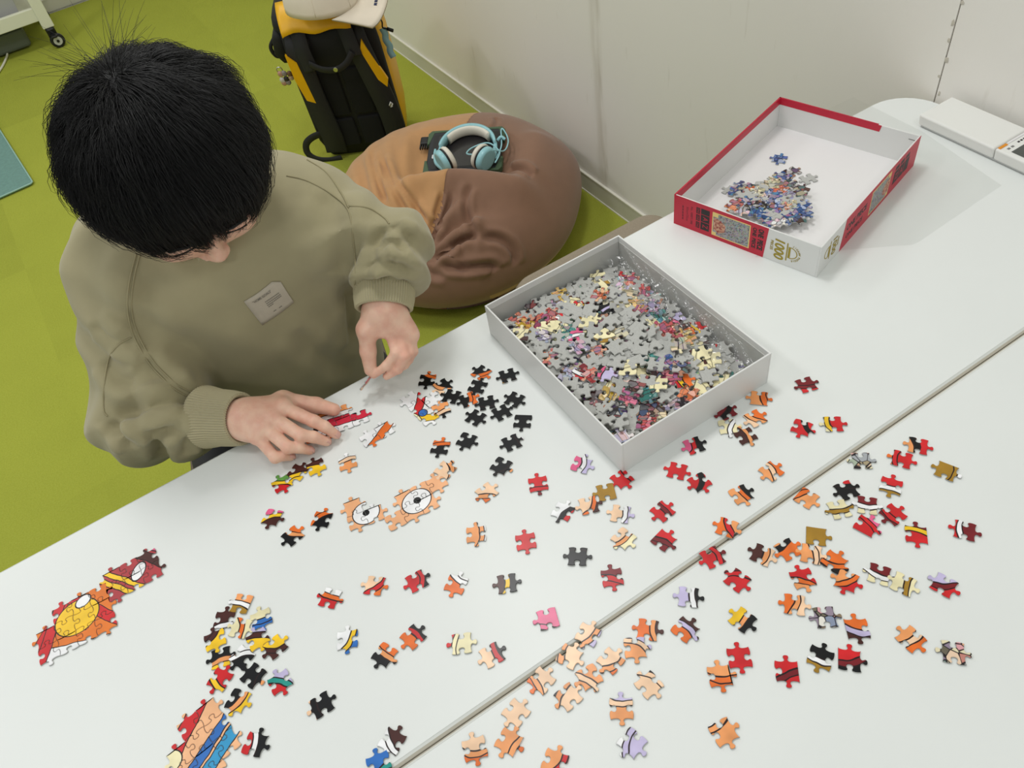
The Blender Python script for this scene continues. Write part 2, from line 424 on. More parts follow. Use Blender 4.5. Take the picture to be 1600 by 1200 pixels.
# ------------------------------------------------------------------ open boxes
BL, BW, BH = 0.2907, 0.2187, 0.050
def open_box(root, L, W, H, th, m_out, m_in, m_rim, names=('side_wall',)):
    """walls and base as parts; local frame centred, base at z=0"""
    box('base_panel', -L/2+th, L/2-th, -W/2+th, W/2-th, 0.0, th, m_in, root)
    walls = []
    for (x0, x1, y0, y1) in ((-L/2, L/2, -W/2, -W/2+th), (-L/2, L/2, W/2-th, W/2), (-L/2, -L/2+th, -W/2+th, W/2-th), (L/2-th, L/2, -W/2+th, W/2-th)):
        o = box('side_wall', x0, x1, y0, y1, 0.0, H, m_out, root, 0.0004, 1)
        walls.append(o)
    return walls
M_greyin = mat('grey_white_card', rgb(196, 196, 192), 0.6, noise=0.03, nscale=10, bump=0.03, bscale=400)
WB = thing('puzzle_box', 'open white box heaped with hundreds of loose puzzle pieces', 'box', (0.139, -0.182, TZ), None, (0, 0, 1.5652))
KW = 0.9756
WL, WW = BL*KW, BW*KW
ws = open_box(WB, WL, WW, BH, 0.0022, M_cardw, M_greyin, M_card)
for (x0, x1, y0, y1) in ((-WL/2+0.0024, WL/2-0.0024, -WW/2+0.0022, -WW/2+0.0028), (-WL/2+0.0024, WL/2-0.0024, WW/2-0.0028, WW/2-0.0022)):
    box('inner_flap', x0, x1, y0, y1, 0.003, BH-0.0085, M_greyin, WB)
for (x0, x1, y0, y1) in ((-WL/2+0.0022, -WL/2+0.0028, -WW/2+0.003, WW/2-0.003), (WL/2-0.0028, WL/2-0.0022, -WW/2+0.003, WW/2-0.003)):
    box('inner_flap', x0, x1, y0, y1, 0.003, BH-0.0085, M_greyin, WB)

RB = thing('puzzle_box', 'upturned red and white box lid holding a small heap of puzzle pieces', 'box', (0.529, -0.0865, TZ), None, (0, 0, 0.2844))
open_box(RB, BL, BW, BH, 0.002, M_cardw, M_card, M_card)
# local: F = (-L/2,-W/2) near corner, R = (L/2,-W/2), K = (L/2, W/2), L = (-L/2, W/2)
eps = 0.0002
def panel(name, poly, m, origin, x, y, parent, th=0.00025):
    o = prism(name, poly, 0, th, m, parent); frame(o, origin, x, y); return o
# short side facing the camera: x = -L/2 ; runs from L corner (y=+W/2) to F corner (y=-W/2)
ox = (-BL/2-eps*0.2, BW/2, 0.0)
sx = (0, -1, 0); sy = (0, 0, 1)
SPL = BW*0.655
panel('red_print', [(-0.0004, 0.0), (SPL-0.002, 0.0), (SPL+0.002, BH), (-0.0004, BH)], M_red, ox, sx, sy, RB)
# long side: y = -W/2 ; from F (x=-L/2) to R (x=+L/2)
olx = (-BL/2, -BW/2-eps*0.2, 0.0); lx = (1, 0, 0)
panel('red_print', [(0.062, 0.0), (BL+0.0004, 0.0), (BL+0.0004, BH), (0.068, BH)], M_red, olx, lx, sy, RB)
# the hidden far sides are red outside, with a folded red strip inside
panel('red_print', [(0, 0), (BL, 0), (BL, BH), (0, BH)], M_red, (BL/2, BW/2+eps*0.2, 0.0), (-1, 0, 0), sy, RB)
panel('red_print', [(0, 0), (BW*0.7, 0), (BW*0.7, BH), (0, BH)], M_red, (BL/2+eps*0.2, BW/2-0.0, 0.0), (0, -1, 0), sy, RB) 
# folded strip inside the two far walls
panel('red_fold', [(0.002, 0.0), (BL-0.002, 0.0), (BL-0.002, 0.0105), (0.002, 0.0105)], M_red, (-BL/2, BW/2-0.002-eps*0.2, BH-0.0105), (1, 0, 0), sy, RB)
panel('red_fold', [(0.002, 0.0), (BW*0.735, 0.0), (BW*0.745, 0.0105), (0.002, 0.0105)], M_red, (BL/2-0.002-eps*0.2, BW/2, BH-0.0105), (0, -1, 0), sy, RB)
# rims
M_rim = mat('red_rim', rgb(176, 26, 52), 0.5, bump=0.01)
box('rim', -BL/2, BL/2, BW/2-0.002, BW/2+0.0003, BH, BH+0.0004, M_rim, RB)
box('rim', BL/2-0.002, BL/2+0.0003, -BW/2+BW*0.28, BW/2, BH, BH+0.0004, M_rim, RB)
box('slot_mark', BL/2-0.0024, BL/2-0.002, -BW/2+0.003, -BW/2+0.015, BH-0.0092, BH-0.0086, M_ink, RB)
# printed picture (busy crowd print with a cream frame), generic colour mosaic
M_mosaic = bpy.data.materials.new('crowd_print'); M_mosaic.use_nodes = True
nt = M_mosaic.node_tree; b = nt.nodes['Principled BSDF']; b.inputs['Roughness'].default_value = 0.45
tc = nt.nodes.new('ShaderNodeTexCoord'); vo = nt.nodes.new('ShaderNodeTexVoronoi'); vo.inputs['Scale'].default_value = 620
nt.links.new(tc.outputs['Object'], vo.inputs['Vector'])
hs = nt.nodes.new('ShaderNodeHueSaturation'); hs.inputs['Saturation'].default_value = 0.35; hs.inputs['Value'].default_value = 0.42
nt.links.new(vo.outputs['Color'], hs.inputs['Color']); nt.links.new(hs.outputs[0], b.inputs['Base Color'])
M_cream = mat('cream_print', rgb(232, 205, 130), 0.5, noise=0.05)
M_patchred = mat('brick_red_print', rgb(140, 40, 40), 0.5, noise=0.5, nscale=300, col2=rgb(215, 170, 140))
def picture(o0, x, flip, xc):
    def P(poly, m, th, nm): return panel(nm, [(xc+p[0], p[1]) for p in poly], m, o0, x, sy, RB, th)
    P(rrect(-0.029, 0.029, 0.006, 0.0445, 0.0005, 2), M_cream, 0.0004, 'picture_frame')
    P(rrect(-0.0275, 0.0275, 0.0075, 0.043, 0.0003, 2), M_mosaic, 0.0005, 'picture_print')
    a = -1 if not flip else 1
    P([(a*0.0265, 0.016), (a*0.018, 0.012), (a*0.009, 0.017), (a*0.008, 0.028), (a*0.016, 0.034), (a*0.0265, 0.036)][::a if a == 1 else -1][::-1 if a == 1 else 1], M_patchred, 0.0006, 'picture_detail')
    P(rrect(min(a*0.0285, a*0.020), max(a*0.0285, a*0.020), 0.0375, 0.0435, 0.0003, 2), M_cream, 0.00062, 'picture_tag')
    P(rrect(min(a*0.0285, a*0.022), max(a*0.0285, a*0.022), 0.007, 0.012, 0.0003, 2), M_cream, 0.00062, 'picture_tag')
picture(ox, sx, False, 0.0785+0.012)
def lettering(s, size, m, o0, base_x, cx, cz, along='v', shear=0.0, xs=1.0, bold=0.0, up=None, th=0.0003, name='lettering'):
    me = text_mesh(s, size, shear=shear, xs=xs, bold=bold, extr=0.00005); o = obj(name, me, m, RB)
    bx = Vector(base_x); z = Vector((0, 0, 1)); org = Vector(o0)+bx*cx+z*cz+bx.cross(z)*th
    if along == 'v': frame(o, org, -z, bx)      # text runs top to bottom
    elif along == 'u': frame(o, org, z, -bx)
    else: frame(o, org, bx, z)
    return o
# short side, from the left: small print, black block logo, picture, title, white end with 1000
lettering('No. 1000T-398', 0.0052, M_inkred, ox, sx, 0.0285, 0.025, xs=0.92, bold=0.00005)
lettering('50cm\u00d775cm', 0.0052, M_inkred, ox, sx, 0.0215, 0.025, xs=0.95)
for k_ in range(5): panel('small_print', [(0.0135, 0.013+0.005*k_), (0.0152, 0.013+0.005*k_), (0.0152, 0.0168+0.005*k_), (0.0135, 0.0168+0.005*k_)], M_inkred, ox, sx, sy, RB, 0.0004)
def blocks(o0, bx, cx, k=1.0):
    def P(x0, x1, z0, z1, m, th, nm): panel(nm, [(cx+x0*k, z0), (cx+x1*k, z0), (cx+x1*k, z1), (cx+x0*k, z1)], m, o0, bx, sy, RB, th)
    for (z0, z1) in ((0.008, 0.0205), (0.0215, 0.033), (0.034, 0.043)): P(-0.001, 0.0125, z0, z1, M_ink, 0.0004, 'logo_block')
    for (z0, z1) in ((0.0085, 0.0185), (0.0205, 0.0305), (0.0325, 0.0425)): P(-0.0085, -0.0028, z0, z1, M_ink, 0.0004, 'logo_block')
    # red strokes cut out of the blocks
    for q, (px, pz, s) in enumerate(((0.006, 0.0145, 'Z'), (0.006, 0.0272, 'A'))):
        lettering(s, 0.0115, M_red, o0, bx, cx+px*k, pz, th=0.00048, xs=0.8)
    for pz, s in ((0.0135, 'ONE'), (0.0255, 'ONE'), (0.0375, 'ONE')):
        lettering(s, 0.0046, M_red, o0, bx, cx-0.0056*k, pz, th=0.00048, xs=0.85)
blocks(ox, sx, 0.0445)
def title(o0, bx, cx, along='v'):
    lettering('ONE', 0.0105, M_ink, o0, bx, cx+0.0042, 0.0375, along, xs=0.62, bold=0.0005)
    lettering('PIECE', 0.0105, M_ink, o0, bx, cx+0.0042, 0.0185, along, xs=0.66, bold=0.0005)
    lettering('ONE', 0.0075, M_ink, o0, bx, cx-0.005, 0.0365, along, xs=0.9, bold=0.0003)
    lettering('PIECE', 0.0075, M_ink, o0, bx, cx-0.005, 0.018, along, xs=0.9, bold=0.0003)
title(ox, sx, 0.1305)
def thousand(o0, bx, c0):
    lettering('1000', 0.0190, M_gold, o0, bx, c0+0.0150, 0.0245, xs=0.90, bold=0.0005, shear=0.12)
    lettering('PIECES', 0.0052, M_gold, o0, bx, c0+0.0045, 0.026, xs=1.05, bold=0.0001)
    # hat emblem: brim line, band, crown arc, arched words
    B = Vector(bx); Z = Vector((0, 0, 1)); N = B.cross(Z)
    cx0, cz0 = c0+0.0262, 0.0235
    def plate(nm, poly, th): panel(nm, [(cx0+p[0], cz0+p[1]) for p in poly], M_gold, o0, bx, sy, RB, th)
    plate('emblem_brim', [(-0.0004, -0.0145), (0.0012, -0.014), (0.0012, 0.014), (-0.0004, 0.0145)], 0.0003)
    plate('emblem_band', [(0.0022, -0.0092), (0.0052, -0.0085), (0.0052, 0.0085), (0.0022, 0.0092)], 0.0003)
    n = 14; out = []
    for r in (0.0108, 0.0096):
        pts = [(0.0045+r*math.cos(a), r*math.sin(a)*0.86) for a in np.linspace(-math.pi/2, math.pi/2, n)]
        out += pts if r > 0.01 else pts[::-1]
    plate('emblem_crown', out, 0.0003)
    word = 'JIGSAW PUZZLE'
    for k, ch in enumerate(word):
        if ch == ' ': continue
        a = math.radians(72-144*k/(len(word)-1)); r = 0.0138
        me = text_mesh(ch, 0.0036, bold=0.0001, extr=0.00005); o = obj('lettering', me, M_gold, RB)
        org = Vector(o0)+B*(cx0+0.0045+r*math.cos(a))+Z*(cz0+r*math.sin(a)*0.9)+N*0.0003
        d = B*math.cos(a)+Z*math.sin(a); t = B*math.sin(a)-Z*math.cos(a)
        frame(o, org, t, d)
thousand(ox, sx, SPL+0.004)
# long side, from the near corner: 1000 mark mirrored end for end, title, picture, block logo
olr = Vector(olx)
def thousand_long():
    lettering('1000', 0.0165, M_gold, olx, lx, 0.040, 0.027, 'v', xs=0.92, bold=0.0004, shear=0.12)
    lettering('PIECES', 0.0048, M_gold, olx, lx, 0.050, 0.027, 'v', bold=0.0001)
    def plate(nm, poly): panel(nm, [(0.029-p[0], 0.026+p[1]) for p in poly][::-1], M_gold, olx, lx, sy, RB, 0.0003)
    plate('emblem_brim', [(-0.0004, -0.0145), (0.0012, -0.014), (0.0012, 0.014), (-0.0004, 0.0145)])
    plate('emblem_band', [(0.0022, -0.0092), (0.0052, -0.0085), (0.0052, 0.0085), (0.0022, 0.0092)])
    out = []
    for r in (0.0108, 0.0096):
        pts = [(0.0045+r*math.cos(a), r*math.sin(a)*0.86) for a in np.linspace(-math.pi/2, math.pi/2, 14)]
        out += pts if r > 0.01 else pts[::-1]
    plate('emblem_crown', out)
thousand_long()
lettering('ONE PIECE', 0.013, M_ink, olx, lx, 0.1015, 0.031, 'h', xs=0.92, bold=0.0005)
lettering('ONE PIECE', 0.010, M_ink, olx, lx, 0.0985, 0.016, 'h', xs=1.0, bold=0.0003)
picture(olx, lx, True, 0.172)
def long_blocks():
    for (x0, x1) in ((0.214, 0.229), (0.231, 0.246), (0.248, 0.262)): panel('logo_block', [(x0, 0.013), (x1, 0.013), (x1, 0.034), (x0, 0.034)], M_ink, olx, lx, sy, RB, 0.0004)
    for (x0, x1) in ((0.215, 0.227), (0.231, 0.243), (0.247, 0.259)): panel('logo_block', [(x0, 0.036), (x1, 0.036), (x1, 0.042), (x0, 0.042)], M_ink, olx, lx, sy, RB, 0.0004)
    for x, s in ((0.238, 'A'), (0.2215, 'Z')): lettering(s, 0.014, M_red, olx, lx, x, 0.0235, 'h', th=0.00048)
long_blocks()

# ------------------------------------------------------------------ clear sheet under the lid
M_clear = bpy.data.materials.new('clear_film'); M_clear.use_nodes = True
nt = M_clear.node_tree; nt.nodes.remove(nt.nodes['Principled BSDF'])
tr = nt.nodes.new('ShaderNodeBsdfTransparent'); tr.inputs[0].default_value = (0.968, 0.972, 0.968, 1)
gl = nt.nodes.new('ShaderNodeBsdfGlossy'); gl.inputs['Roughness'].default_value = 0.12
ms = nt.nodes.new('ShaderNodeMixShader'); ms.inputs[0].default_value = 0.06; nt.links.new(tr.outputs[0], ms.inputs[1]); nt.links.new(gl.outputs[0], ms.inputs[2])
nt.links.new(ms.outputs[0], nt.nodes['Material Output'].inputs['Surface'])
a0 = onz(1425, 384, TZ+0.001)[:2]; c = np.array([math.cos(0.155), math.sin(0.155)])
p_near = np.array(a0); dirx = np.array([0.985, 0.17]); diry = np.array([-0.17, 0.985])
def pt(u, v): return tuple(p_near+dirx*u+diry*v)
poly = [pt(-0.12, 0.0), pt(0.0, 0.0), pt(0.012, 0.008), pt(0.17, 0.33), pt(-0.10, 0.33)]
corners = [onz(1180, 402, TZ)[:2], onz(1405, 384, TZ)[:2], onz(1425, 383, TZ)[:2], onz(1436, 378, TZ)[:2], onz(1565, 290, TZ)[:2], onz(1440, 205, TZ)[:2], onz(1333, 152, TZ)[:2], onz(1278, 178, TZ)[:2]]
V = []; F = []; zt = TZ+0.0008
def film(name, corners, label):
    me = mesh(name, [(p[0], p[1], zt-0.0005) for p in corners], [tuple(range(len(corners)))])
    o = obj(name, me, M_clear); return tag(o, label, 'plastic sheet')
film('plastic_sheet', corners, 'clear thin plastic sheet lying under the red and white lid')

# ------------------------------------------------------------------ remote control by the wall
M_rem = mat('white_abs', rgb(228, 228, 224), 0.35, bump=0.01)
M_lcd = mat('grey_lcd', rgb(74, 78, 74), 0.25, noise=0.1, nscale=400)
M_orange = mat('orange_button', rgb(222, 140, 10), 0.4, bump=0.01)
rm = thing('remote_control', 'white remote control with orange button and grey screen lying against the wall', 'remote control', (0.8165, -0.088, TZ))
hw = 0.036
def rem_body(y0, y1, name, h):
    bm = bmesh.new(); add_box(bm, -hw, hw, y0, y1, 0.004, h, 0.003, 3)
    for v in bm.verts:
        if v.co.z < 0.012: v.co.x *= 0.93
    o = obj(name, bm2me(bm), M_rem, rm); return o
rem_body(-0.1275, 0.0, 'flip_cover', 0.0225); rem_body(-0.235, -0.1285, 'body', 0.0225)
box('base_shell', -hw*0.85, hw*0.85, -0.232, -0.003, 0.0, 0.006, mat('pale_grey_plastic', rgb(188, 190, 188), 0.5, bump=0.01), rm, 0.002)
box('screen', -hw+0.008, hw-0.008, -0.225, -0.148, 0.0224, 0.0231, M_lcd, rm)
box('orange_button', -hw+0.003, -hw+0.020, -0.1345, -0.130, 0.0222, 0.0234, M_orange, rm, 0.0006)
box('white_button', -hw+0.022, hw-0.006, -0.1335, -0.130, 0.0222, 0.0236, M_card, rm, 0.0006)
for k, xx in enumerate((0.0, 0.006, 0.012, 0.019)):
    box('icon', xx-0.002, xx+0.002, -0.1405, -0.1375, 0.0224, 0.0227, M_ink, rm)
for k, xx in enumerate((-0.024, -0.016)):
    box('icon', xx-0.002, xx+0.003, -0.1425, -0.139, 0.0224, 0.0227, mat('grey_print', rgb(120, 120, 118), 0.5, noise=0.05), rm)

# ------------------------------------------------------------------ stools
def stool(label, cx, cy, rz, sw=0.36, sd=0.34, zt=0.45):
    t = thing('upholstered_stool', label, 'stool', (cx, cy, 0), 'stools at the table', (0, 0, rz))
    pl = rrect(-sw/2, sw/2, -sd/2, sd/2, 0.045, 8)
    prism('seat_cushion', pl, zt-0.045, zt, M_taupe, t, 0.014, 4)
    pl2 = [(x, y, zt-0.016) for x, y in rrect(-sw/2-0.001, sw/2+0.001, -sd/2-0.001, sd/2+0.001, 0.046, 8)]
    tube('piping', pl2, 0.0035, mat('dark_taupe_piping', rgb(112, 100, 86), 0.8, bump=0.1), t, 6, closed=True)
    prism('seat_board', rrect(-sw/2+0.01, sw/2-0.01, -sd/2+0.01, sd/2-0.01, 0.04, 6), zt-0.065, zt-0.045, M_dark, t)
    for a in (-1, 1):
        for b_ in (-1, 1):
            cyl('leg', (a*(sw/2-0.02), b_*(sd/2-0.02), 0), (a*(sw/2-0.05), b_*(sd/2-0.05), zt-0.06), 0.010, 0.012, M_steel, t, 12)
    return t
stool('empty taupe padded stool tucked under the table by the bean bag', 0.402, 0.128, 0.0, 0.345, 0.322)
stool('taupe padded stool the child sits on', -0.20, 0.36, -0.25, 0.36, 0.34, 0.42)

# ------------------------------------------------------------------ teal mat, cart in the far corner
M_teal = mat('teal_felt', rgb(112, 150, 142), 0.9, noise=0.12, nscale=90, bump=0.3, bscale=500)
pA = onz(50, 284, 0.012); pB = onz(-3, 200, 0.012); pC = onz(0, 324, 0.012)
e1 = (pB-pA); e2 = (pC-pA); e1 /= np.linalg.norm(e1); e2 -= e1*(e1@e2); e2 /= np.linalg.norm(e2)
tm = thing('floor_cushion', 'teal square felt cushion lying on the green carpet at the left', 'cushion', (pA[0], pA[1], 0))
o = prism('pad', rrect(0, 0.6, 0, 0.6, 0.012, 4), 0.001, 0.012, M_teal, tm, 0.004, 3)
frame(o, (0, 0, 0), e1 if np.cross(e1, e2)[2] > 0 else e2, e2 if np.cross(e1, e2)[2] > 0 else e1)
o = tube('piping', [(x, y, 0.0085) for x, y in rrect(-0.001, 0.601, -0.001, 0.601, 0.012, 4)], 0.003, mat('pale_teal_piping', rgb(150, 186, 176), 0.8, bump=0.1), tm, 6, closed=True)
frame(o, (0, 0, 0), e1 if np.cross(e1, e2)[2] > 0 else e2, e2 if np.cross(e1, e2)[2] > 0 else e1)

M_cream2 = mat('cream_painted_steel', rgb(226, 226, 206), 0.45, bump=0.01)
ct = thing('rolling_cart', 'cream metal rolling cart on black casters in the far corner', 'cart', (-0.205, 3.40, 0))
for (px, py) in ((0, 0), (-0.85, 0), (0, 0.34), (-0.85, 0.34)):
    p = box('post', px-0.024, px+0.024, py-0.022, py+0.022, 0.085, 0.95, M_cream2, ct, 0.003)
    c0 = px+0.0
    cyl('caster_wheel', (c0+0.006, py-0.036, 0.03), (c0+0.006, py-0.018, 0.03), 0.03, 0.03, M_dark, p, 24, bev=0.004)
    cyl('wheel_hub', (c0+0.006, py-0.038, 0.03), (c0+0.006, py-0.016, 0.03), 0.018, 0.018, mat('grey_hub', rgb(196, 196, 190), 0.4, bump=0.01), p, 20)
    cyl('axle', (c0+0.006, py-0.041, 0.03), (c0+0.006, py-0.013, 0.03), 0.006, 0.006, M_dark, p, 12)
    bm = bmesh.new(); add_box(bm, c0-0.019, c0+0.019, py-0.028, py+0.022, 0.040, 0.086, 0.008, 2)
    for v in bm.verts:
        if v.co.z < 0.05: v.co.y = py-0.01+(v.co.y-py)*0.5
    obj('caster_fork', bm2me(bm), M_dark, p)
    box('brake', c0-0.012, c0+0.012, py-0.062, py-0.02, 0.052, 0.062, M_dark, p, 0.003)
for z in (0.12, 0.62):
    box('shelf_rail', -0.83, -0.02, -0.015, 0.005, z, z+0.055, M_cream2, ct, 0.003)
    box('shelf_rail', -0.83, -0.02, 0.335, 0.355, z, z+0.055, M_cream2, ct, 0.003)
    box('shelf_board', -0.84, -0.01, 0.0, 0.34, z+0.004, z+0.016, M_cream2, ct)
M_bin = mat('grey_plastic_bin', rgb(172, 172, 172), 0.5, bump=0.02)
def bin_(label, x0, x1, y0, y1, z0, z1, m, nm):
    cx, cy = (x0+x1)/2, (y0+y1)/2
    t = thing(nm, label, 'bin', (cx, cy, z0)); th = 0.004
    for q, (a, b_, c_, d) in enumerate(((x0, x1, y0, y0+th), (x0, x1, y1-th, y1), (x0, x0+th, y0+th, y1-th), (x1-th, x1, y0+th, y1-th))):
        bm = bmesh.new(); add_box(bm, a-cx, b_-cx, c_-cy, d-cy, 0.0, z1-z0, 0.001, 1)
        for v in bm.verts:
            k = 0.94+0.06*v.co.z/(z1-z0); v.co.x *= k; v.co.y *= k
        obj('wall', bm2me(bm), m, t)
    box('base', (x0-cx)*0.94, (x1-cx)*0.94, (y0-cy)*0.94, (y1-cy)*0.94, 0, th, m, t)
    r = [(x, y, z1-z0) for x, y in rrect(x0-cx-0.002, x1-cx+0.002, y0-cy-0.002, y1-cy+0.002, 0.008, 4)]
    tube('rim', r, 0.004, m, t, 6, closed=True)
    return t
t = bin_('light grey plastic bin with a handle slot on the cart shelf', -0.50, -0.275, 3.43, 3.70, 0.137, 0.275, M_bin, 'storage_bin')
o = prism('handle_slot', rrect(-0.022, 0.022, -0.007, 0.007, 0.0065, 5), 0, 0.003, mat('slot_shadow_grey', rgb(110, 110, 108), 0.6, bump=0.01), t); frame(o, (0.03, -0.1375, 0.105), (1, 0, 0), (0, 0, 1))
M_dgrey = mat('dark_grey_plastic', rgb(96, 102, 92), 0.5, bump=0.02)
t = thing('storage_case', 'dark grey plastic case on the floor under the cart', 'case', (-0.60, 3.60, 0))
box('body', -0.33, 0.30, -0.12, 0.12, 0.006, 0.09, M_dgrey, t, 0.014, 3); box('lid', -0.335, 0.305, -0.125, 0.125, 0.09, 0.104, M_dgrey, t, 0.005, 2)
box('latch', -0.05, 0.0, -0.129, -0.12, 0.065, 0.098, M_dark, t, 0.003)
M_blk2 = mat('charcoal_cloth', rgb(34, 34, 32), 0.8, noise=0.2, nscale=100, bump=0.1)
for k in range(3):
    bk = thing('binder', ['black ring binder leaning beside the grey bin', 'white ring binder between two dark ones on the cart', 'grey ring binder at the left of the cart shelf'][k], 'binder', (-0.60-0.045*k, 3.56, 0.137), 'binders on the cart', (0, -0.12, 0))
    mm = (M_blk2, M_card, M_bin)[k]
    box('cover', -0.014, -0.011, -0.10, 0.10, 0.003, 0.24, mm, bk); box('cover', 0.011, 0.014, -0.10, 0.10, 0.003, 0.24, mm, bk)
    box('spine', -0.014, 0.014, -0.103, -0.10, 0.003, 0.24, mm, bk); box('pages', -0.009, 0.009, -0.095, 0.095, 0.006, 0.235, M_card, bk)
pts = [onz(-6, 118, 0.006), onz(4, 103, 0.006), onz(10, 90, 0.008), onz(11.5, 84, 0.012)]
tag(tube('cable', catmull([tuple(p) for p in pts], 8), 0.0045, mat('white_cable', rgb(226, 222, 210), 0.5, bump=0.01)), 'white cable curling on the carpet under the cart', 'cable')

# ------------------------------------------------------------------ bean bag
M_caramel = mat('caramel_stretch_fabric', rgb(186, 138, 88), 0.75, noise=0.06, nscale=30, sheen=0.25, bump=0.12, bscale=1500, bdist=0.0005)
M_brown = mat('brown_woven_fabric', rgb(136, 100, 78), 0.8, noise=0.06, nscale=30, sheen=0.2, bump=0.15, bscale=1800, bdist=0.0005)
BBC = np.array([0.462, 0.995]); BBR = 0.352
# tablet frame
tabc = onz(727, 240, 0.272)
tx = onz(788, 197, 0.272)-onz(650, 207, 0.272); tx[2] = 0; tx /= np.linalg.norm(tx); ty = np.array([-tx[1], tx[0], 0])
def bag_h(x, y):
    """top height of the bag in plan"""
    q = np.stack([x, y], -1)-BBC; r = np.sqrt((q**2).sum(-1))/BBR
    h = 0.335*np.clip(1-np.clip(r, 0, 1)**3.4, 0, 1)**0.48
    return h, r, q
def bag_point(th, ph):
    # superellipsoid-like: ph from -1 (bottom) to 1 (top)
    pass
nth, nph = 360, 170
V = []; 
TH = np.linspace(0, 2*math.pi, nth, endpoint=False)
prof = []
for k in range(nph+1):
    s = k/nph
    if s < 0.12: prof.append((s/0.12*0.80, 0.004))
    else:
        a = (s-0.12)/0.88*(math.pi/2+0.95)-0.95       # from lower side to the top centre
        rr = math.copysign(abs(math.cos(a))**0.80, math.cos(a)); zz = math.copysign(abs(math.sin(a))**0.95, math.sin(a))
        prof.append((rr, 0.115+zz*(0.178 if a > 0 else 0.135)))
prof[-1] = (0.0, prof[-1][1])
PR = np.array(prof)
R_ = PR[:, 0][:, None]; Z_ = np.repeat(PR[:, 1][:, None], nth, 1)
lob = 1+0.02*np.sin(2*TH+0.6)+0.014*np.sin(3*TH+1.1)
X = BBC[0]+BBR*R_*np.cos(TH)*lob; Y = BBC[1]+BBR*R_*np.sin(TH)*lob
P3 = np.stack([X, Y, Z_], -1)
Pl = P3.reshape(-1, 3).copy()
# local tablet coordinates
q = Pl-tabc; u = q@tx; v = q@ty
top = np.clip((Pl[:, 2]-0.13)/0.12, 0, 1)
# seat dent for the tablet (flat, tilted towards the camera) with a raised roll in front of it
dent = np.exp(-(np.clip(np.abs(u)-0.110, 0, None)/0.04)**2)*np.exp(-(np.clip(np.abs(v-0.005)-0.085, 0, None)/0.03)**2)
floor_z = tabc[2]-0.012+0.16*v
Pl[:, 2] = Pl[:, 2]*(1-dent*top)+np.minimum(Pl[:, 2], floor_z)*dent*top
roll = np.exp(-((v+0.155)/0.04)**2)*np.exp(-(np.clip(np.abs(u-0.03)-0.12, 0, None)/0.06)**2)
Pl[:, 2] += 0.038*roll*top
side = np.exp(-((u-0.195)/0.045)**2)*np.exp(-(np.clip(np.abs(v)-0.07, 0, None)/0.05)**2)
Pl[:, 2] += 0.022*side*top
# gathered hollow in front of the roll
gx = onz(668, 375, 0.25); q2 = Pl-gx; rr = np.sqrt((q2[:, :2]**2).sum(-1)); an = np.arctan2(q2[:, 1], q2[:, 0])
Pl[:, 2] -= 0.035*np.exp(-(rr/0.06)**2)*top
fold = np.sin(an*9+3*np.sin(an*2)+6*rr/0.2)*np.exp(-((rr-0.09)/0.07)**2)
Pl[:, 2] += 0.0115*fold*top*(1-dent)
# long drag lines on the stretch side and broad creases on the woven side
qq = (Pl[:, :2]-BBC); along = qq@np.array([0.55, 0.83]); across = qq@np.array([0.83, -0.55])
car_m = 1/(1+np.exp((across+0.05)/0.03))
Pl[:, 2] += (1-dent)*car_m*top*0.0060*np.sin(across*120+2.5*np.sin(along*9)+wob(Pl, 14, 3))*np.exp(-((along+0.05)/0.2)**2)
wv = wob(Pl, 16, 5)
Pl[:, :2] += (0.006*wv)[:, None]*(qq/(np.linalg.norm(qq, axis=1)[:, None]+1e-6))
gz = onz(745, 430, 0.2); q3 = Pl-gz; w3 = q3@np.array([0.78, 0.62, 0]); l3 = q3@np.array([-0.62, 0.78, 0])
for (off, amp, wd, cen, ln) in ((0.0, 0.018, 0.012, 0.02, 0.10), (0.045, -0.016, 0.012, 0.03, 0.09), (-0.04, 0.012, 0.012, -0.02, 0.08), (0.10, 0.014, 0.018, 0.0, 0.08)):
    Pl[:, 2] += (1-dent)*(1-car_m)*top*1.25*amp*np.exp(-((l3-off-0.25*w3)/wd)**2)*np.exp(-((w3-cen)/ln)**2)
idx0 = lambda i, j: i*nth+(j % nth)
FB = np.array([(idx0(i, j), idx0(i, j+1), idx0(i+1, j+1), idx0(i+1, j)) for i in range(nph) for j in range(nth)])
tree0 = BVHTree.FromPolygons([tuple(p) for p in Pl], [tuple(f) for f in FB.tolist()]); NB0 = vnormals(Pl, FB)
if NB0[Pl[:, 2] > 0.2][:, 2].mean() < 0: NB0 = -NB0
for (pts_, am_, wd_) in (([(737, 287), (728, 309), (731, 341), (745, 368)], 0.010, 0.008), ([(748, 366), (720, 378), (699, 390), (676, 408)], 0.013, 0.008), ([(681, 414), (723, 419), (765, 415), (775, 424)], 0.013, 0.009),
        ([(752, 369), (783, 375), (802, 393), (804, 416)], 0.013, 0.009), ([(647, 320), (668, 348), (684, 369)], 0.011, 0.007), ([(622, 283), (640, 309), (660, 338)], 0.010, 0.007), ([(579, 233), (587, 275), (605, 317)], 0.008, 0.008),
        ([(596, 247), (614, 290), (640, 338)], 0.009, 0.008), ([(692, 300), (680, 340), (668, 378)], 0.009, 0.006), ([(706, 300), (694, 340), (680, 372)], 0.008, 0.006), ([(794, 268), (815, 263), (833, 276)], 0.011, 0.009),
        ([(652, 352), (664, 372), (672, 392)], 0.010, 0.006), ([(772, 200), (776, 190), (774, 183)], 0.006, 0.006), ([(640, 405), (668, 425), (700, 432)], 0.008, 0.009)):
    Pl = crease(Pl, NB0, tree0, pts_, am_, wd_)
Pl[:, 2] = np.maximum(Pl[:, 2], 0.003)
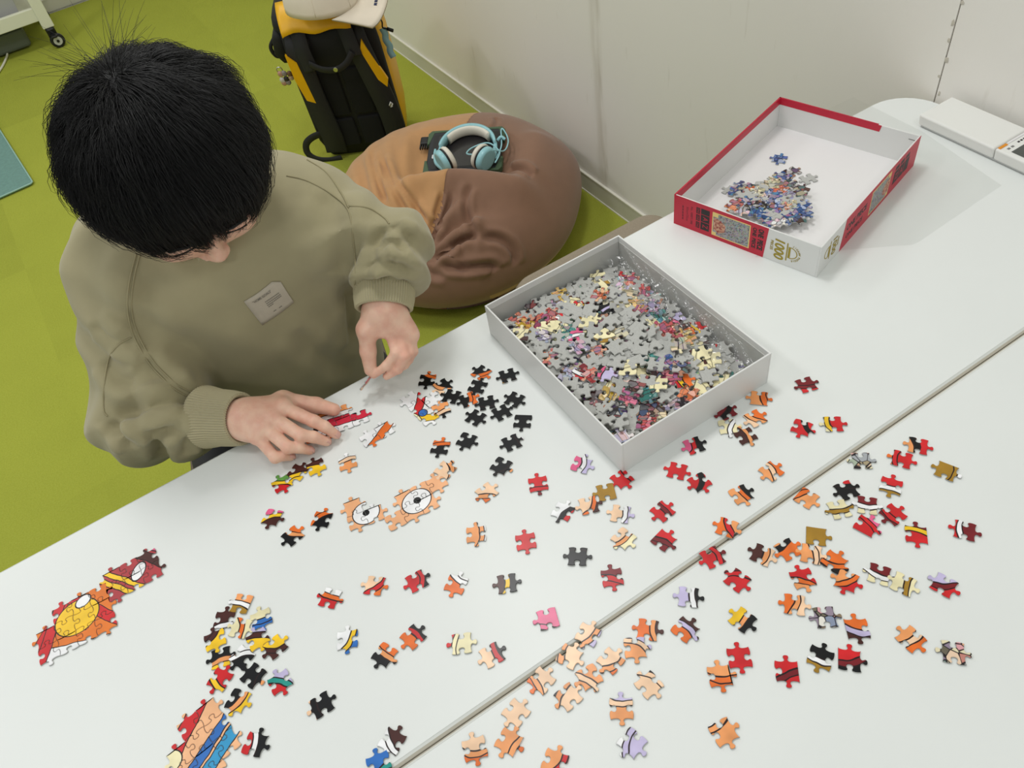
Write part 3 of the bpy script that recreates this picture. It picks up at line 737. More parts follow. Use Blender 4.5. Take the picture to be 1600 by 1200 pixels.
# which fabric: stretch panel on the left/back and a gusset low on the right
P_ = Pl
bd = across-0.055+0.35*np.clip(along, 0, 1)-0.18*np.exp(-((along-0.02)/0.06)**2)*0
edge = 0.075-0.55*along+1.2*np.clip(along-0.02, 0, 1)**1.0*0.4
LIMX = [-0.40, -0.31, -0.285, -0.21, -0.105, 0.0, 0.1, 0.22, 0.30, 0.40]; LIMY = [-0.45, -0.17, -0.04, 0.003, 0.034, 0.04, 0.045, 0.065, 0.10, 0.18]
q5 = Pl[:, :2]-BBC; al5 = q5@np.array([0.55, 0.83]); ac5 = q5@np.array([0.83, -0.55])
sd5 = ac5-np.interp(al5, LIMX, LIMY); near5 = (np.abs(sd5) < 0.0042)
Pl[:, :2] -= np.where(near5, sd5, 0)[:, None]*np.array([0.83, -0.55])
z5 = np.abs(Pl[:, 2]-0.085) < 0.002
Pl[:, 2] = np.where(z5 & (ac5 > 0.1), 0.085, Pl[:, 2])
def is_car(c):
    # in photo plane: line from (740,183) to (690,400) and (640,440)
    a2 = (c[:2]-BBC); al = a2@np.array([0.55, 0.83]); ac = a2@np.array([0.83, -0.55])
    lim = np.interp(al, LIMX, LIMY)
    if c[2] < 0.085 and ac > 0.1: return True
    return ac < lim
idx = lambda i, j: i*nth+(j % nth)
Fc = {True: [], False: []}
for i in range(nph):
    for j in range(nth):
        f = (idx(i, j), idx(i, j+1), idx(i+1, j+1), idx(i+1, j))
        Fc[bool(is_car(Pl[list(f)].mean(0)))].append(f)
bb_ = thing('bean_bag', 'large caramel and brown bean bag cushion on the green carpet', 'bean bag', (BBC[0], BBC[1], 0))
for key, nm, m in ((True, 'stretch_cover', M_caramel), (False, 'woven_cover', M_brown)):
    fs = Fc[key]; used = sorted({k for f in fs for k in f}); mp_ = {k: i for i, k in enumerate(used)}
    me = mesh(nm, [Pl[k]-np.array([BBC[0], BBC[1], 0]) for k in used], [tuple(mp_[k] for k in f) for f in fs])
    bm = bmesh.new(); bm.from_mesh(me); bmesh.ops.remove_doubles(bm, verts=bm.verts, dist=1e-5); bmesh.ops.recalc_face_normals(bm, faces=bm.faces)
    if sum(f.normal.z for f in bm.faces if f.calc_center_median().z > 0.2) < 0: bmesh.ops.reverse_faces(bm, faces=bm.faces)
    bm.to_mesh(me); bm.free()
    obj(nm, me, m, bb_, True)
bag_tree = BVHTree.FromPolygons([tuple(p) for p in Pl], [f for k in Fc for f in Fc[k]])
def bag_top(x, y):
    h = bag_tree.ray_cast(Vector((x, y, 1.0)), Vector((0, 0, -1)))
    return h[0].z if h[0] else 0.0

# ------------------------------------------------------------------ tablet + headphones on the bean bag
M_tab = mat('black_rubber', rgb(38, 40, 44), 0.6, bump=0.05)
M_green = mat('army_green_rubber', rgb(70, 92, 66), 0.65, bump=0.05)
M_scr = mat('dark_glass', rgb(40, 38, 40), 0.12, noise=0.1, nscale=40, spec=0.6)
tz = np.cross(tx, ty); tilt = 0.16
ty2 = ty*math.cos(math.atan(tilt))+np.array([0, 0, 1])*math.sin(math.atan(tilt))
tb = thing('tablet', 'black tablet in a rugged green-cornered case resting on the bean bag', 'tablet')
frame(tb, Vector(tabc)+Vector((0, 0, -0.002)), tx, ty2)
TWX, TWY = 0.098, 0.076
prism('case', rrect(-TWX, TWX, -TWY, TWY, 0.014, 5), 0.0, 0.014, M_tab, tb, 0.004, 2)
prism('bezel', rrect(-TWX+0.012, TWX-0.010, -TWY+0.012, TWY-0.012, 0.006, 4), 0.0139, 0.0148, M_dark, tb)
prism('screen', rrect(-TWX+0.026, TWX-0.022, -TWY+0.017, TWY-0.019, 0.001, 2), 0.0146, 0.0152, M_scr, tb)
for (a, b_) in ((-1, 1), (1, 1), (-1, -1), (1, -1)):
    poly = [(a*(TWX-0.001), b_*(TWY-0.045)), (a*(TWX+0.005), b_*(TWY-0.045)), (a*(TWX+0.005), b_*(TWY-0.006)), (a*(TWX-0.004), b_*(TWY+0.005)), (a*(TWX-0.055), b_*(TWY+0.005)), (a*(TWX-0.055), b_*(TWY-0.001)), (a*(TWX-0.012), b_*(TWY-0.004))]
    prism('corner_guard', poly if a*b_ > 0 else poly[::-1], -0.001, 0.0155, M_green, tb, 0.002, 2)
prism('edge_guard', [(-0.03, TWY-0.001), (0.045, TWY-0.001), (0.045, TWY+0.005), (-0.03, TWY+0.005)], -0.001, 0.0145, M_green, tb, 0.0015, 1)
hb_ = prism('home_button', rrect(-0.0038, 0.0038, -0.0075, 0.0075, 0.0037, 6), 0.0146, 0.0158, M_card, tb)
hb_.location = (-TWX+0.0175, -0.018, 0)
bk = box('strap_buckle', -TWX-0.026, -TWX-0.003, 0.036, 0.064, 0.002, 0.014, M_dark, tb, 0.004)
for k in range(4): box('prong', -TWX-0.026+0.006*k, -TWX-0.0225+0.006*k, 0.022, 0.038, 0.004, 0.011, M_dark, bk, 0.001)

M_lb = mat('light_blue_plastic', rgb(150, 200, 208), 0.3, bump=0.01)
M_pad = mat('cream_leatherette', rgb(226, 220, 206), 0.55, noise=0.04, bump=0.05)
hp = thing('headphones', 'light blue headphones with cream pads and cable lying on the tablet', 'headphones')
frame(hp, Vector(tabc)+Vector((0, 0, -0.002))+Vector(np.cross(tx, ty2))*0.0155, tx, ty2)
# headphones lie flat: band is an arch in the local xy plane
cx, cy, rx, ry = 0.013, -0.018, 0.072, 0.080
arc = [(cx+rx*math.cos(a), cy+ry*math.sin(a), 0.016) for a in np.linspace(math.radians(8), math.radians(172), 36)]
tube('headband', arc, 0.01, M_lb, hp, prof=[(-0.0032, -0.014), (0.0032, -0.014), (0.0042, 0.0), (0.0032, 0.014), (-0.0032, 0.014), (-0.0042, 0.0)])
arc2 = [(cx+(rx-0.007)*math.cos(a), cy+(ry-0.009)*math.sin(a), 0.016) for a in np.linspace(math.radians(35), math.radians(145), 26)]
tube('headband_pad', arc2, 0.01, M_pad, hp, prof=circ(0.0075, 12, 0.0145))
for s in (-1, 1):
    yk = [(cx+s*rx*0.99, cy+0.018, 0.016), (cx+s*rx*1.0, cy-0.008, 0.016), (cx+s*(rx-0.004), cy-0.028, 0.016), (cx+s*(rx-0.018), cy-0.048, 0.016)]
    tube('yoke', catmull(yk, 6), 0.006, M_lb, hp, 10, scales=np.linspace(0.75, 1.7, 19))
    yk2 = [(cx+s*rx*1.2, cy+0.010, 0.014), (cx+s*rx*1.17, cy-0.015, 0.014), (cx+s*(rx+0.004), cy-0.042, 0.014), (cx+s*(rx-0.018), cy-0.064, 0.014)]
    if s < 0: tube('yoke', catmull(yk2, 6), 0.005, M_lb, hp, 10, scales=np.linspace(0.6, 1.6, 19))
    # ear cup: disc facing inwards
    n = Vector((-s*0.80, 0.60, 0.05)).normalized(); c0 = Vector((cx+s*(rx-0.020), cy-0.058, 0.034))
    e = cyl('ear_cup', c0-n*0.012, c0+n*0.004, 0.030, 0.033, M_lb, hp, 28, bev=0.005)
    cyl('ear_cup_ring', c0+n*0.004, c0+n*0.008, 0.031, 0.031, M_dark, hp, 28)
    cyl('ear_pad', c0+n*0.008, c0+n*0.022, 0.034, 0.031, M_pad, hp, 28, bev=0.006)
cb = [(0.088, -0.055, 0.012), (0.10, -0.02, 0.016), (0.098, 0.02, 0.010), (0.094, 0.055, 0.006), (0.098, 0.062, 0.006), (0.112, 0.03, 0.008), (0.116, 0.0, 0.010), (0.108, -0.035, 0.018), (0.085, -0.066, 0.05), (0.045, -0.078, 0.052), (0.018, -0.055, 0.036), (0.03, -0.028, 0.030), (0.07, -0.022, 0.036), (0.098, -0.045, 0.030), (0.102, -0.075, 0.040), (0.094, -0.10, 0.040)]
tube('cable', catmull(cb, 8), 0.0019, M_lb, hp, 8)
tube('cable_tie', catmull([(0.088, 0.012, 0.012), (0.098, 0.019, 0.017), (0.108, 0.014, 0.012)], 6), 0.004, M_lb, hp, 8)
# ------------------------------------------------------------------ backpack and cap
M_yel = mat('yellow_coated_nylon', rgb(236, 178, 10), 0.42, noise=0.06, nscale=25, bump=0.08, bscale=300)
M_blk = mat('black_nylon', rgb(17, 17, 18), 0.75, noise=0.2, nscale=60, bump=0.2, bscale=900)
M_web = mat('black_webbing', rgb(30, 30, 32), 0.7, bump=0.2, bscale=1200)
M_meshp = mat('black_air_mesh', rgb(10, 10, 11), 0.9, bump=0.4, bscale=700)
bp_ = thing('backpack', 'yellow and black backpack standing behind the bean bag, straps facing the viewer', 'backpack')
BPO = Vector((0.40, 1.655, 0.0)); bx = Vector((0.86, -0.51, 0)).normalized(); bu = Vector((0.0, -0.20, 0.98)).normalized()
BPO = BPO+bx*0.072; frame(bp_, BPO, bx, (bu.cross(bx))); bp_.matrix_local = bp_.matrix_basis @ Matrix.Diagonal((1.04, 1.0, 1.20, 1.0))          # local x right, y back, z up
PW, PH, PD = 0.138, 0.415, 0.19
def shell(name, rows, m, parent, n=28, e=0.42):
    """stack of superellipse rings: (z, cx, cy, hx, hy)"""
    V = []; F = []
    for (z, cx_, cy_, hx, hy) in rows:
        for k in range(n):
            a = 2*math.pi*k/n; c_, s_ = math.cos(a), math.sin(a)
            V.append((cx_+hx*math.copysign(abs(c_)**e, c_), cy_+hy*math.copysign(abs(s_)**e, s_), z))
    for i in range(len(rows)-1):
        for k in range(n):
            j = (k+1) % n; F.append((i*n+k, i*n+j, (i+1)*n+j, (i+1)*n+k))
    F.append(tuple(range(n))[::-1]); F.append(tuple((len(rows)-1)*n+k for k in range(n)))
    return obj(name, mesh(name, V, F), m, parent, True)
shell('body', [(0.0, 0, 0.09, 0.115, 0.075), (0.012, 0, 0.09, 0.128, 0.086), (0.08, 0, 0.095, 0.138, 0.094), (0.2, 0, 0.097, 0.142, 0.096), (0.3, 0, 0.095, 0.143, 0.092), (0.36, 0, 0.092, 0.140, 0.085), (0.385, 0, 0.09, 0.130, 0.078)], M_yel, bp_)
# black back panel, wraps slightly round the sides
shell('back_panel', [(0.005, 0, 0.014, 0.118, 0.018), (0.06, 0, 0.010, 0.137, 0.022), (0.2, 0, 0.008, 0.136, 0.022), (0.33, 0, 0.010, 0.134, 0.022), (0.392, 0, 0.012, 0.128, 0.020)], M_blk, bp_)
for k, (x0, x1, z0, z1) in enumerate(((-0.075, -0.006, 0.04, 0.13), (0.006, 0.075, 0.04, 0.13), (-0.07, -0.006, 0.14, 0.28), (0.006, 0.07, 0.14, 0.28))):
    box('back_pad', x0, x1, -0.022, -0.008, z0, z1, M_meshp, bp_, 0.006, 3, True)
# lid: black frame with yellow flap panel on top, drooping to the camera side
lid = shell('lid', [(0.372, 0, 0.085, 0.142, 0.088), (0.392, 0, 0.083, 0.150, 0.094), (0.41, 0, 0.085, 0.146, 0.090), (0.422, 0, 0.09, 0.128, 0.075)], M_blk, bp_)
V = []; nx_, nz_ = 14, 6
for i in range(nx_+1):
    for j in range(nz_+1):
        x = -0.126+0.20*i/nx_; s = j/nz_
        y = -0.026+0.085*s**1.3+0.004*math.sin(i*0.5); z = 0.390+0.040*math.sin(s*math.pi/2)-0.004*math.cos(i*0.9)*(1-s)
        V.append((x+0.01*(1-s)*(1 if i == 0 else 0), y, z))
F = [(i*(nz_+1)+j, (i+1)*(nz_+1)+j, (i+1)*(nz_+1)+j+1, i*(nz_+1)+j+1) for i in range(nx_) for j in range(nz_)]
o = obj('flap_panel', mesh('flap_panel', V, F), M_yel, lid, True); md = o.modifiers.new('thick', 'SOLIDIFY'); md.thickness = 0.004; md.offset = 1
# shoulder straps: padded, splaying downwards, yellow insert
def strap(pts, wid, th, m, nm, parent, tilt_=0.0):
    pr_ = [(-wid/2, -th/2), (wid/2, -th/2), (wid/2*1.04, 0), (wid/2, th/2), (-wid/2, th/2), (-wid/2*1.04, 0)]
    return tube(nm, catmull(pts, 7), 0.01, m, parent, prof=pr_, upv=(0, -1, 0))
sl = strap([(-0.082, 0.0, 0.375), (-0.088, -0.028, 0.35), (-0.092, -0.034, 0.26), (-0.088, -0.034, 0.17), (-0.084, -0.030, 0.09), (-0.09, -0.02, 0.03)], 0.062, 0.014, M_web, 'shoulder_strap', bp_)
sr = strap([(0.070, 0.0, 0.375), (0.078, -0.028, 0.35), (0.094, -0.034, 0.26), (0.108, -0.034, 0.17), (0.112, -0.030, 0.09), (0.105, -0.02, 0.03)], 0.062, 0.014, M_web, 'shoulder_strap', bp_)
def insert(poly, par):
    V = [(p[0], -0.0425, p[1]) for p in poly]+[(p[0], -0.033, p[1]) for p in poly]; n = len(poly)
    F = [tuple(range(n)), tuple(range(n, 2*n))[::-1]]+[(i, i+n, (i+1) % n+n, (i+1) % n) for i in range(n)]
    me = mesh('strap_panel', V, F); bm = bmesh.new(); bm.from_mesh(me); bmesh.ops.recalc_face_normals(bm, faces=bm.faces); bm.to_mesh(me); bm.free()
    obj('strap_panel', me, M_yel, par)
insert([(-0.124, 0.350), (-0.100, 0.325), (-0.090, 0.205), (-0.113, 0.216), (-0.124, 0.28)], sl)
insert([(0.094, 0.362), (0.083, 0.335), (0.108, 0.248), (0.128, 0.224), (0.136, 0.245)], sr)
# dark straps crossing the top, grab handle with snap
strap([(-0.075, -0.012, 0.395), (-0.073, -0.036, 0.355), (-0.066, -0.046, 0.30)], 0.040, 0.004, M_web, 'webbing', bp_)
strap([(0.052, -0.012, 0.40), (0.062, -0.038, 0.36), (0.066, -0.046, 0.325)], 0.040, 0.004, M_web, 'webbing', bp_)
hd = strap([(-0.066, -0.046, 0.322), (-0.03, -0.060, 0.309), (0.01, -0.066, 0.308), (0.04, -0.060, 0.318), (0.062, -0.048, 0.338)], 0.016, 0.004, M_web, 'grab_handle', bp_)
cyl('snap', (0.006, -0.070, 0.309), (0.006, -0.066, 0.309), 0.006, 0.006, mat('chrome', rgb(200, 200, 200), 0.2, 1.0, bump=0.01), hd, 16)
# white stitched emblem on the right strap
V, F = sweep([(0.118, -0.043, 0.168), (0.124, -0.043, 0.178), (0.128, -0.043, 0.172), (0.121, -0.043, 0.163), (0.126, -0.043, 0.166)], circ(0.0025, 6))
obj('stitched_emblem', mesh('e', V, F), M_card, sr, True)
# lower strap loop on the left, buckle strap on the right, side cord
tube('strap_loop', catmull([(-0.095, -0.02, 0.088), (-0.135, -0.02, 0.090), (-0.172, -0.02, 0.070), (-0.182, -0.02, 0.036), (-0.16, -0.025, 0.014), (-0.12, -0.03, 0.008), (-0.08, -0.03, 0.010)], 8), 0.01, M_web, bp_, prof=[(-0.010, -0.0015), (0.010, -0.0015), (0.010, 0.0015), (-0.010, 0.0015)], upv=(0, -1, 0))
tube('strap_tail', catmull([(0.11, -0.02, 0.04), (0.145, -0.03, 0.045), (0.175, -0.04, 0.03), (0.195, -0.05, 0.028), (0.21, -0.05, 0.008)], 8), 0.01, M_web, bp_, prof=[(-0.011, -0.002), (0.011, -0.002), (0.011, 0.002), (-0.011, 0.002)], upv=(0, -1, 0))
box('buckle', 0.155, 0.185, -0.05, -0.038, 0.024, 0.046, M_dark, bp_, 0.003)
tube('zip_cord', catmull([(0.138, 0.02, 0.392), (0.152, 0.02, 0.370), (0.150, 0.02, 0.352), (0.162, 0.015, 0.35), (0.176, 0.01, 0.346)], 6), 0.0022, M_dark, bp_, 6)
tube('zip_pull', [(0.162, 0.015, 0.35), (0.178, 0.01, 0.345)], 0.0045, M_dark, bp_, 8)
for k in range(1):
    rb_ = [(0.148, 0.02, 0.35), (0.152, 0.02, 0.335), (0.149, 0.02, 0.318), (0.155, 0.02, 0.30), (0.152, 0.02, 0.285), (0.157, 0.02, 0.268)]
    tube('blue_ribbon', catmull(rb_, 5), 0.01, mat('pale_blue_ribbon', rgb(150, 194, 206), 0.7, bump=0.1), bp_, prof=[(-0.009, -0.0015), (0.009, -0.0015), (0.009, 0.0015), (-0.009, 0.0015)], upv=(0, -1, 0))
# side compartment lobe and dangling charms on the left
tube('side_loop', catmull([(-0.145, 0.03, 0.37), (-0.172, 0.02, 0.345), (-0.168, 0.02, 0.318), (-0.142, 0.02, 0.315)], 8), 0.0055, M_blk, bp_, 8)
shell('side_pocket', [(0.30, -0.142, 0.04, 0.012, 0.03), (0.33, -0.148, 0.04, 0.020, 0.04), (0.37, -0.142, 0.04, 0.016, 0.04), (0.385, -0.138, 0.04, 0.008, 0.03)], M_blk, bp_, 16)
ch = tube('charm_ring', [(-0.165+0.008*math.cos(a), -0.01, 0.295+0.008*math.sin(a)) for a in np.linspace(0, 2*math.pi, 13)[:-1]], 0.0016, mat('chrome_ring', rgb(200, 200, 200), 0.25, 1.0, bump=0.01), bp_, 6, closed=True)
cols = [rgb(196, 150, 128), rgb(150, 140, 136), rgb(120, 84, 60), rgb(210, 206, 200), rgb(44, 40, 40), rgb(200, 170, 140)]
for k in range(8):
    bm = bmesh.new(); bmesh.ops.create_icosphere(bm, subdivisions=2, radius=0.0085)
    for v in bm.verts: v.co.y *= 0.6; v.co.z *= random.uniform(0.95, 1.1)
    o = obj('charm', bm2me(bm), mat('charm_%s' % 'abcdefgh'[k], cols[k % 6], 0.5, noise=0.3, nscale=200), ch, True)
    o.location = (-0.168+0.013*(k % 3)+random.uniform(-.003, .003), -0.014, 0.283-0.012*(k//3)+random.uniform(-.003, .003))

# cap
M_cap = mat('beige_cotton_twill', rgb(226, 214, 196), 0.85, noise=0.05, nscale=20, bump=0.15, bscale=900)
M_navy = mat('navy_thread', rgb(44, 52, 84), 0.8, noise=0.2, nscale=500)
M_under = mat('olive_brim_lining', rgb(150, 140, 104), 0.85, bump=0.1)
cp = thing('baseball_cap', 'beige baseball cap with navy embroidery resting on top of the backpack', 'cap')
capx = Vector((0.84, -0.54, 0)).normalized()
frame(cp, Vector(onz(502, 10, 0.535)), (capx+Vector((0, 0, 0.0))), Vector((0.54, 0.84, 0.0)))
V = []; F = []; na, nb = 36, 12
for j in range(nb+1):
    t = j/nb*math.pi/2
    for i in range(na):
        a = 2*math.pi*i/na
        seam = 1-0.012*math.exp(-(((a*6/(2*math.pi)+0.5) % 1-0.5)/0.06)**2)
        front = max(0, math.cos(a))
        r = math.cos(t)**0.72*seam
        V.append((0.098*r*math.cos(a)*(1+0.05*front), 0.082*r*math.sin(a), 0.112*math.sin(t)*(1+0.08*front*math.cos(t))-0.006*math.cos(a)*math.cos(t)))
for j in range(nb):
    for i in range(na): F.append((j*na+i, j*na+(i+1) % na, (j+1)*na+(i+1) % na, (j+1)*na+i))
o = obj('crown', mesh('crown', V, F), M_cap, cp, True); md = o.modifiers.new('thick', 'SOLIDIFY'); md.thickness = 0.0015; md.offset = 0
for i in range(6):
    a = 2*math.pi*(i+0.5)/6
    tube('panel_seam', [(0.099*math.cos(t)**0.72*math.cos(a)*(1+0.05*max(0, math.cos(a))), 0.083*math.cos(t)**0.72*math.sin(a), 0.1125*math.sin(t)) for t in np.linspace(0.05, 1.5, 12)], 0.0009, M_cap, cp, 5)
    a2 = 2*math.pi*i/6; t = 0.75
    cyl('eyelet', (0.098*math.cos(t)**0.72*math.cos(a2), 0.082*math.cos(t)**0.72*math.sin(a2), 0.112*math.sin(t)-0.001), (0.103*math.cos(t)**0.72*math.cos(a2), 0.087*math.cos(t)**0.72*math.sin(a2), 0.116*math.sin(t)), 0.0028, 0.0028, M_under, cp, 10)
cyl('button', (0, 0, 0.110), (0, 0, 0.117), 0.007, 0.005, M_cap, cp, 14)
def brim_pt(s, a, dz=0.0):
    # s 0..1 outwards, a -1..1 across
    ang = a*1.18; r0x, r0y = 0.101, 0.083
    x0, y0 = r0x*math.cos(ang), r0y*math.sin(ang)
    x1, y1 = 0.100+0.082*math.cos(ang*1.05)**0.6 if abs(ang*1.05) < math.pi/2 else 0.1, 0.088*math.sin(ang*1.1)
    x = x0+(x1-x0)*s; y = y0+(y1-y0)*s
    z = 0.002-(abs(y)/0.085)**2*0.030*(0.35+0.65*s)-0.010*s+dz
    return (x, y, z)
def brim(name, m, dz, th):
    V = [brim_pt(i/8, j/12-1, dz) for i in range(9) for j in range(25)]
    F = [(i*25+j, (i+1)*25+j, (i+1)*25+j+1, i*25+j+1) for i in range(8) for j in range(24)]
    o = obj(name, mesh(name, V, F), m, cp, True); md = o.modifiers.new('thick', 'SOLIDIFY'); md.thickness = th; md.offset = 0
brim('brim', M_cap, 0.0, 0.003); brim('brim_lining', M_under, -0.0026, 0.001)
for (s, a, l, wd, nm) in ((0.62, 0.42, 0.018, 0.008, 'oval'), (0.62, 0.10, 0.010, 0.010, 'letter'), (0.64, -0.06, 0.010, 0.010, 'letter'), (0.66, -0.2, 0.010, 0.010, 'letter')):
    p = Vector(brim_pt(s, a, 0.0022))
    q = Vector(brim_pt(s, a-0.05, 0.0022)); r_ = Vector(brim_pt(s+0.05, a, 0.0022))
    poly = [(wd/2*math.cos(t), l/2*math.sin(t)) for t in np.linspace(0, 2*math.pi, 13)[:-1]] if nm == 'oval' else [(-.004, -.005), (.004, -.005), (.004, -.002), (0, 0), (.004, .002), (.004, .005), (-.004, .005)]
    o = prism('embroidery', poly, -0.001, 0.0006, M_navy, cp); frame(o, p, r_-p, p-q)
# ------------------------------------------------------------------ the child
M_skin = mat('skin', rgb(236, 196, 172), 0.5, noise=0.10, nscale=60, bump=0.06, bscale=700, sss=0.25, col2=rgb(224, 172, 150))
M_shirt = mat('olive_fleece_cotton', rgb(163, 154, 120), 0.92, noise=0.10, nscale=16, sheen=0.25, bump=0.10, bscale=1400, bdist=0.0005)
M_rib = mat('olive_rib_knit', rgb(176, 167, 134), 0.92, sheen=0.2, bump=0.05)
M_seam = mat('olive_seam_thread', rgb(154, 145, 112), 0.9, bump=0.05)
M_hair = mat('black_hair', rgb(12, 11, 12), 0.55, noise=0.3, nscale=40, spec=0.45)
M_trouser = mat('charcoal_cotton_trousers', rgb(52, 52, 56), 0.9, noise=0.1, bump=0.1)
M_shoe = mat('white_shoe', rgb(200, 200, 198), 0.6, bump=0.05)
M_nail = mat('fingernail', rgb(222, 170, 156), 0.3, noise=0.05)

pers = thing('person', 'child with black hair in an olive sweatshirt bending over the table, holding a puzzle piece', 'person', (-0.2, 0.3, 0))
PO = np.array([-0.2, 0.3, 0.0])
A = lambda *p: np.array(p, float)
# --- joints
HC = atdep(268, 258, 0.885)                               # skull centre
hyaw = -0.06
hu = A(-0.05, -0.64, 0.77); hu /= np.linalg.norm(hu)
hf = A(-0.03, -0.77, -0.64); hf -= hu*(hu@hf); hf /= np.linalg.norm(hf)
hr = np.cross(hf, hu)                                       # head's right-hand side (-x world)
def hp_(r, f, u): return HC+hr*r+hf*f+hu*u
HR = np.stack([hr, hf, hu])                                 # rows: to local
NK = A(-0.205, 0.165, 0.945)
RS = A(-0.325, 0.185, 0.880); LS = A(-0.080, 0.122, 0.866)
RE = A(-0.388, 0.112, 0.712); RW = A(-0.296, 0.024, 0.738)
LE = onz(602, 392, 0.835); LW = onz(600, 482, 0.800)
# --- hands
def hz(x, y, z): return onz(x, y, z)
def hand(wrist, fore, fingers, thumb, fs, up):
    """fingers: list of [mcp, pip, dip, tip] points; thumb: [base, mcp, ip, tip]"""
    prims = []
    def fn(P):
        mcps = [f[0] for f in fingers]; G = []
        d = sd_cone(P, fore, wrist, 0.0255, 0.0215)
        # palm: fan of cones from the wrist to each knuckle
        for k, mpt in enumerate(mcps):
            w0 = wrist+(mpt-wrist)*0.02+(mcps[-1]-mcps[0])*0.10*(k-1.5)*(-1 if False else 1)*0.5
            d = smin(d, sd_cone(P, w0, mpt, 0.0165, 0.0105), 0.012)
        d = smin(d, sd_cone(P, wrist, thumb[1], 0.0205, 0.0108), 0.016)
        d = smin(d, sd_cone(P, thumb[1], fingers[0][0], 0.009, 0.009), 0.010)
        th = sd_cone(P, thumb[1], thumb[2], 0.0112, 0.0096)
        th = smin(th, sd_cone(P, thumb[2], thumb[3], 0.0098, 0.0078), 0.004)
        d = smin(d, th, 0.006)
        for k, f in enumerate(fingers):
            s = (1.0, 1.02, 0.97, 0.88)[k]*fs
            g = sd_cone(P, f[0], f[1], 0.0096*s, 0.0084*s)
            g = smin(g, sd_cone(P, f[1], f[2], 0.0085*s, 0.0075*s), 0.003)
            g = smin(g, sd_cone(P, f[2], f[3], 0.0076*s, 0.0062*s), 0.003)
            g = smin(g, vlen(P-f[0]-up*0.002)-0.0092*s, 0.005)
            G.append(g)
        for g in G: d = smin(d, g, 0.0030)
        return d
    pts = np.array([wrist, fore]+[p for f in fingers for p in f]+list(thumb))
    return surfnet(fn, pts.min(0)-0.03, pts.max(0)+0.03, 0.0014)
z0 = TZ
def fing(a, b, c, h1, h2, h3, bend=0.5):
    m = hz(*a, z0+h1); p = hz(*b, z0+h2); t = hz(*c, z0+h3); dp = p+(t-p)*0.52+A(0, 0, 0.003)
    return [m, p, dp, t]
RF = [fing((442, 637), (490, 658), (525, 679), 0.040, 0.032, 0.0095),
      fing((425, 652), (470, 680), (510, 690), 0.042, 0.031, 0.0090),
      fing((413, 667), (450, 699), (484, 704), 0.039, 0.027, 0.0085),
      fing((402, 682), (430, 715), (454, 714), 0.032, 0.018, 0.0080)]
RT = [hz(395, 640, z0+0.036), hz(442, 626, z0+0.030), hz(494, 633, z0+0.017), hz(522, 640, z0+0.0115)]
RW = hz(386, 655, z0+0.036)
handR = hand(RW, RW+(RE-RW)*0.45, RF, RT, 0.90, A(0, 0, 1))
LF = [[hz(607, 513, 0.782), hz(619, 551, 0.764), hz(604, 571, 0.748), hz(584, 586, 0.735)],
      [hz(621, 512, 0.779), hz(632, 557, 0.759), hz(622, 577, 0.743), hz(604, 588, 0.731)],
      [hz(633, 516, 0.774), hz(640, 552, 0.756), hz(632, 570, 0.741), hz(616, 581, 0.730)],
      [hz(642, 524, 0.768), hz(646, 549, 0.753), hz(639, 562, 0.744), hz(627, 571, 0.737)]]
LT = [hz(585, 495, 0.795), hz(573, 515, 0.787), hz(575, 549, 0.762), hz(579, 578, 0.7395)]
handL = hand(LW, LW+(LE-LW)*0.45, LF, LT, 0.74, A(0, 0, 1))
# --- head, neck
def headfn(P):
    q = (P-HC)@HR.T
    d = sd_ell(q, (0, -0.012, 0.010), (0.072, 0.088, 0.080))
    d = smin(d, sd_ell(q, (0, 0.022, -0.045), (0.060, 0.062, 0.062)), 0.03)          # face
    d = smin(d, sd_ell(q, (0, 0.045, -0.088), (0.036, 0.034, 0.026)), 0.03)           # chin
    for s in (-1, 1):
        d = smin(d, sd_ell(q, (s*0.038, 0.058, -0.052), (0.024, 0.022, 0.022)), 0.018)   # cheeks
        d = smax(d, -sd_ell(q, (s*0.030, 0.093, -0.018), (0.016, 0.014, 0.011)), 0.012)   # sockets
        d = smin(d, sd_ell(q, (s*0.030, 0.0735, -0.020), (0.0135, 0.010, 0.0095)), 0.004)   # lids
        d = smin(d, sd_ell(q, (s*0.030, 0.082, -0.003), (0.020, 0.008, 0.006)), 0.010)     # brow
        e = smax(sd_ell(q, (s*0.074, -0.012, -0.028), (0.009, 0.018, 0.028)), -sd_ell(q, (s*0.083, -0.008, -0.026), (0.007, 0.011, 0.018)), 0.004)
        d = smin(d, e, 0.004)                                                            # ears
        d = smin(d, sd_ell(q, (s*0.008, 0.090, -0.049), (0.0065, 0.006, 0.005)), 0.004)     # nostrils
    d = smin(d, sd_cone(q, A(0, 0.080, -0.012), A(0, 0.095, -0.046), 0.006, 0.0080), 0.010)    # nose
    d = smin(d, sd_ell(q, (0, 0.0835, -0.0695), (0.019, 0.009, 0.0042)), 0.005)
    d = smin(d, sd_ell(q, (0, 0.081, -0.0775), (0.016, 0.009, 0.0048)), 0.004)
    d = smax(d, -sd_ell(q, (0, 0.094, -0.0735), (0.018, 0.006, 0.0010)), 0.003)
    nk0 = hp_(0, -0.03, -0.05)
    d = smin(d, sd_cone(P, nk0, NK+A(0, 0.01, -0.02), 0.046, 0.050), 0.02)
    return d
hV, hF = surfnet(headfn, HC-0.165, HC+0.165, 0.0025)
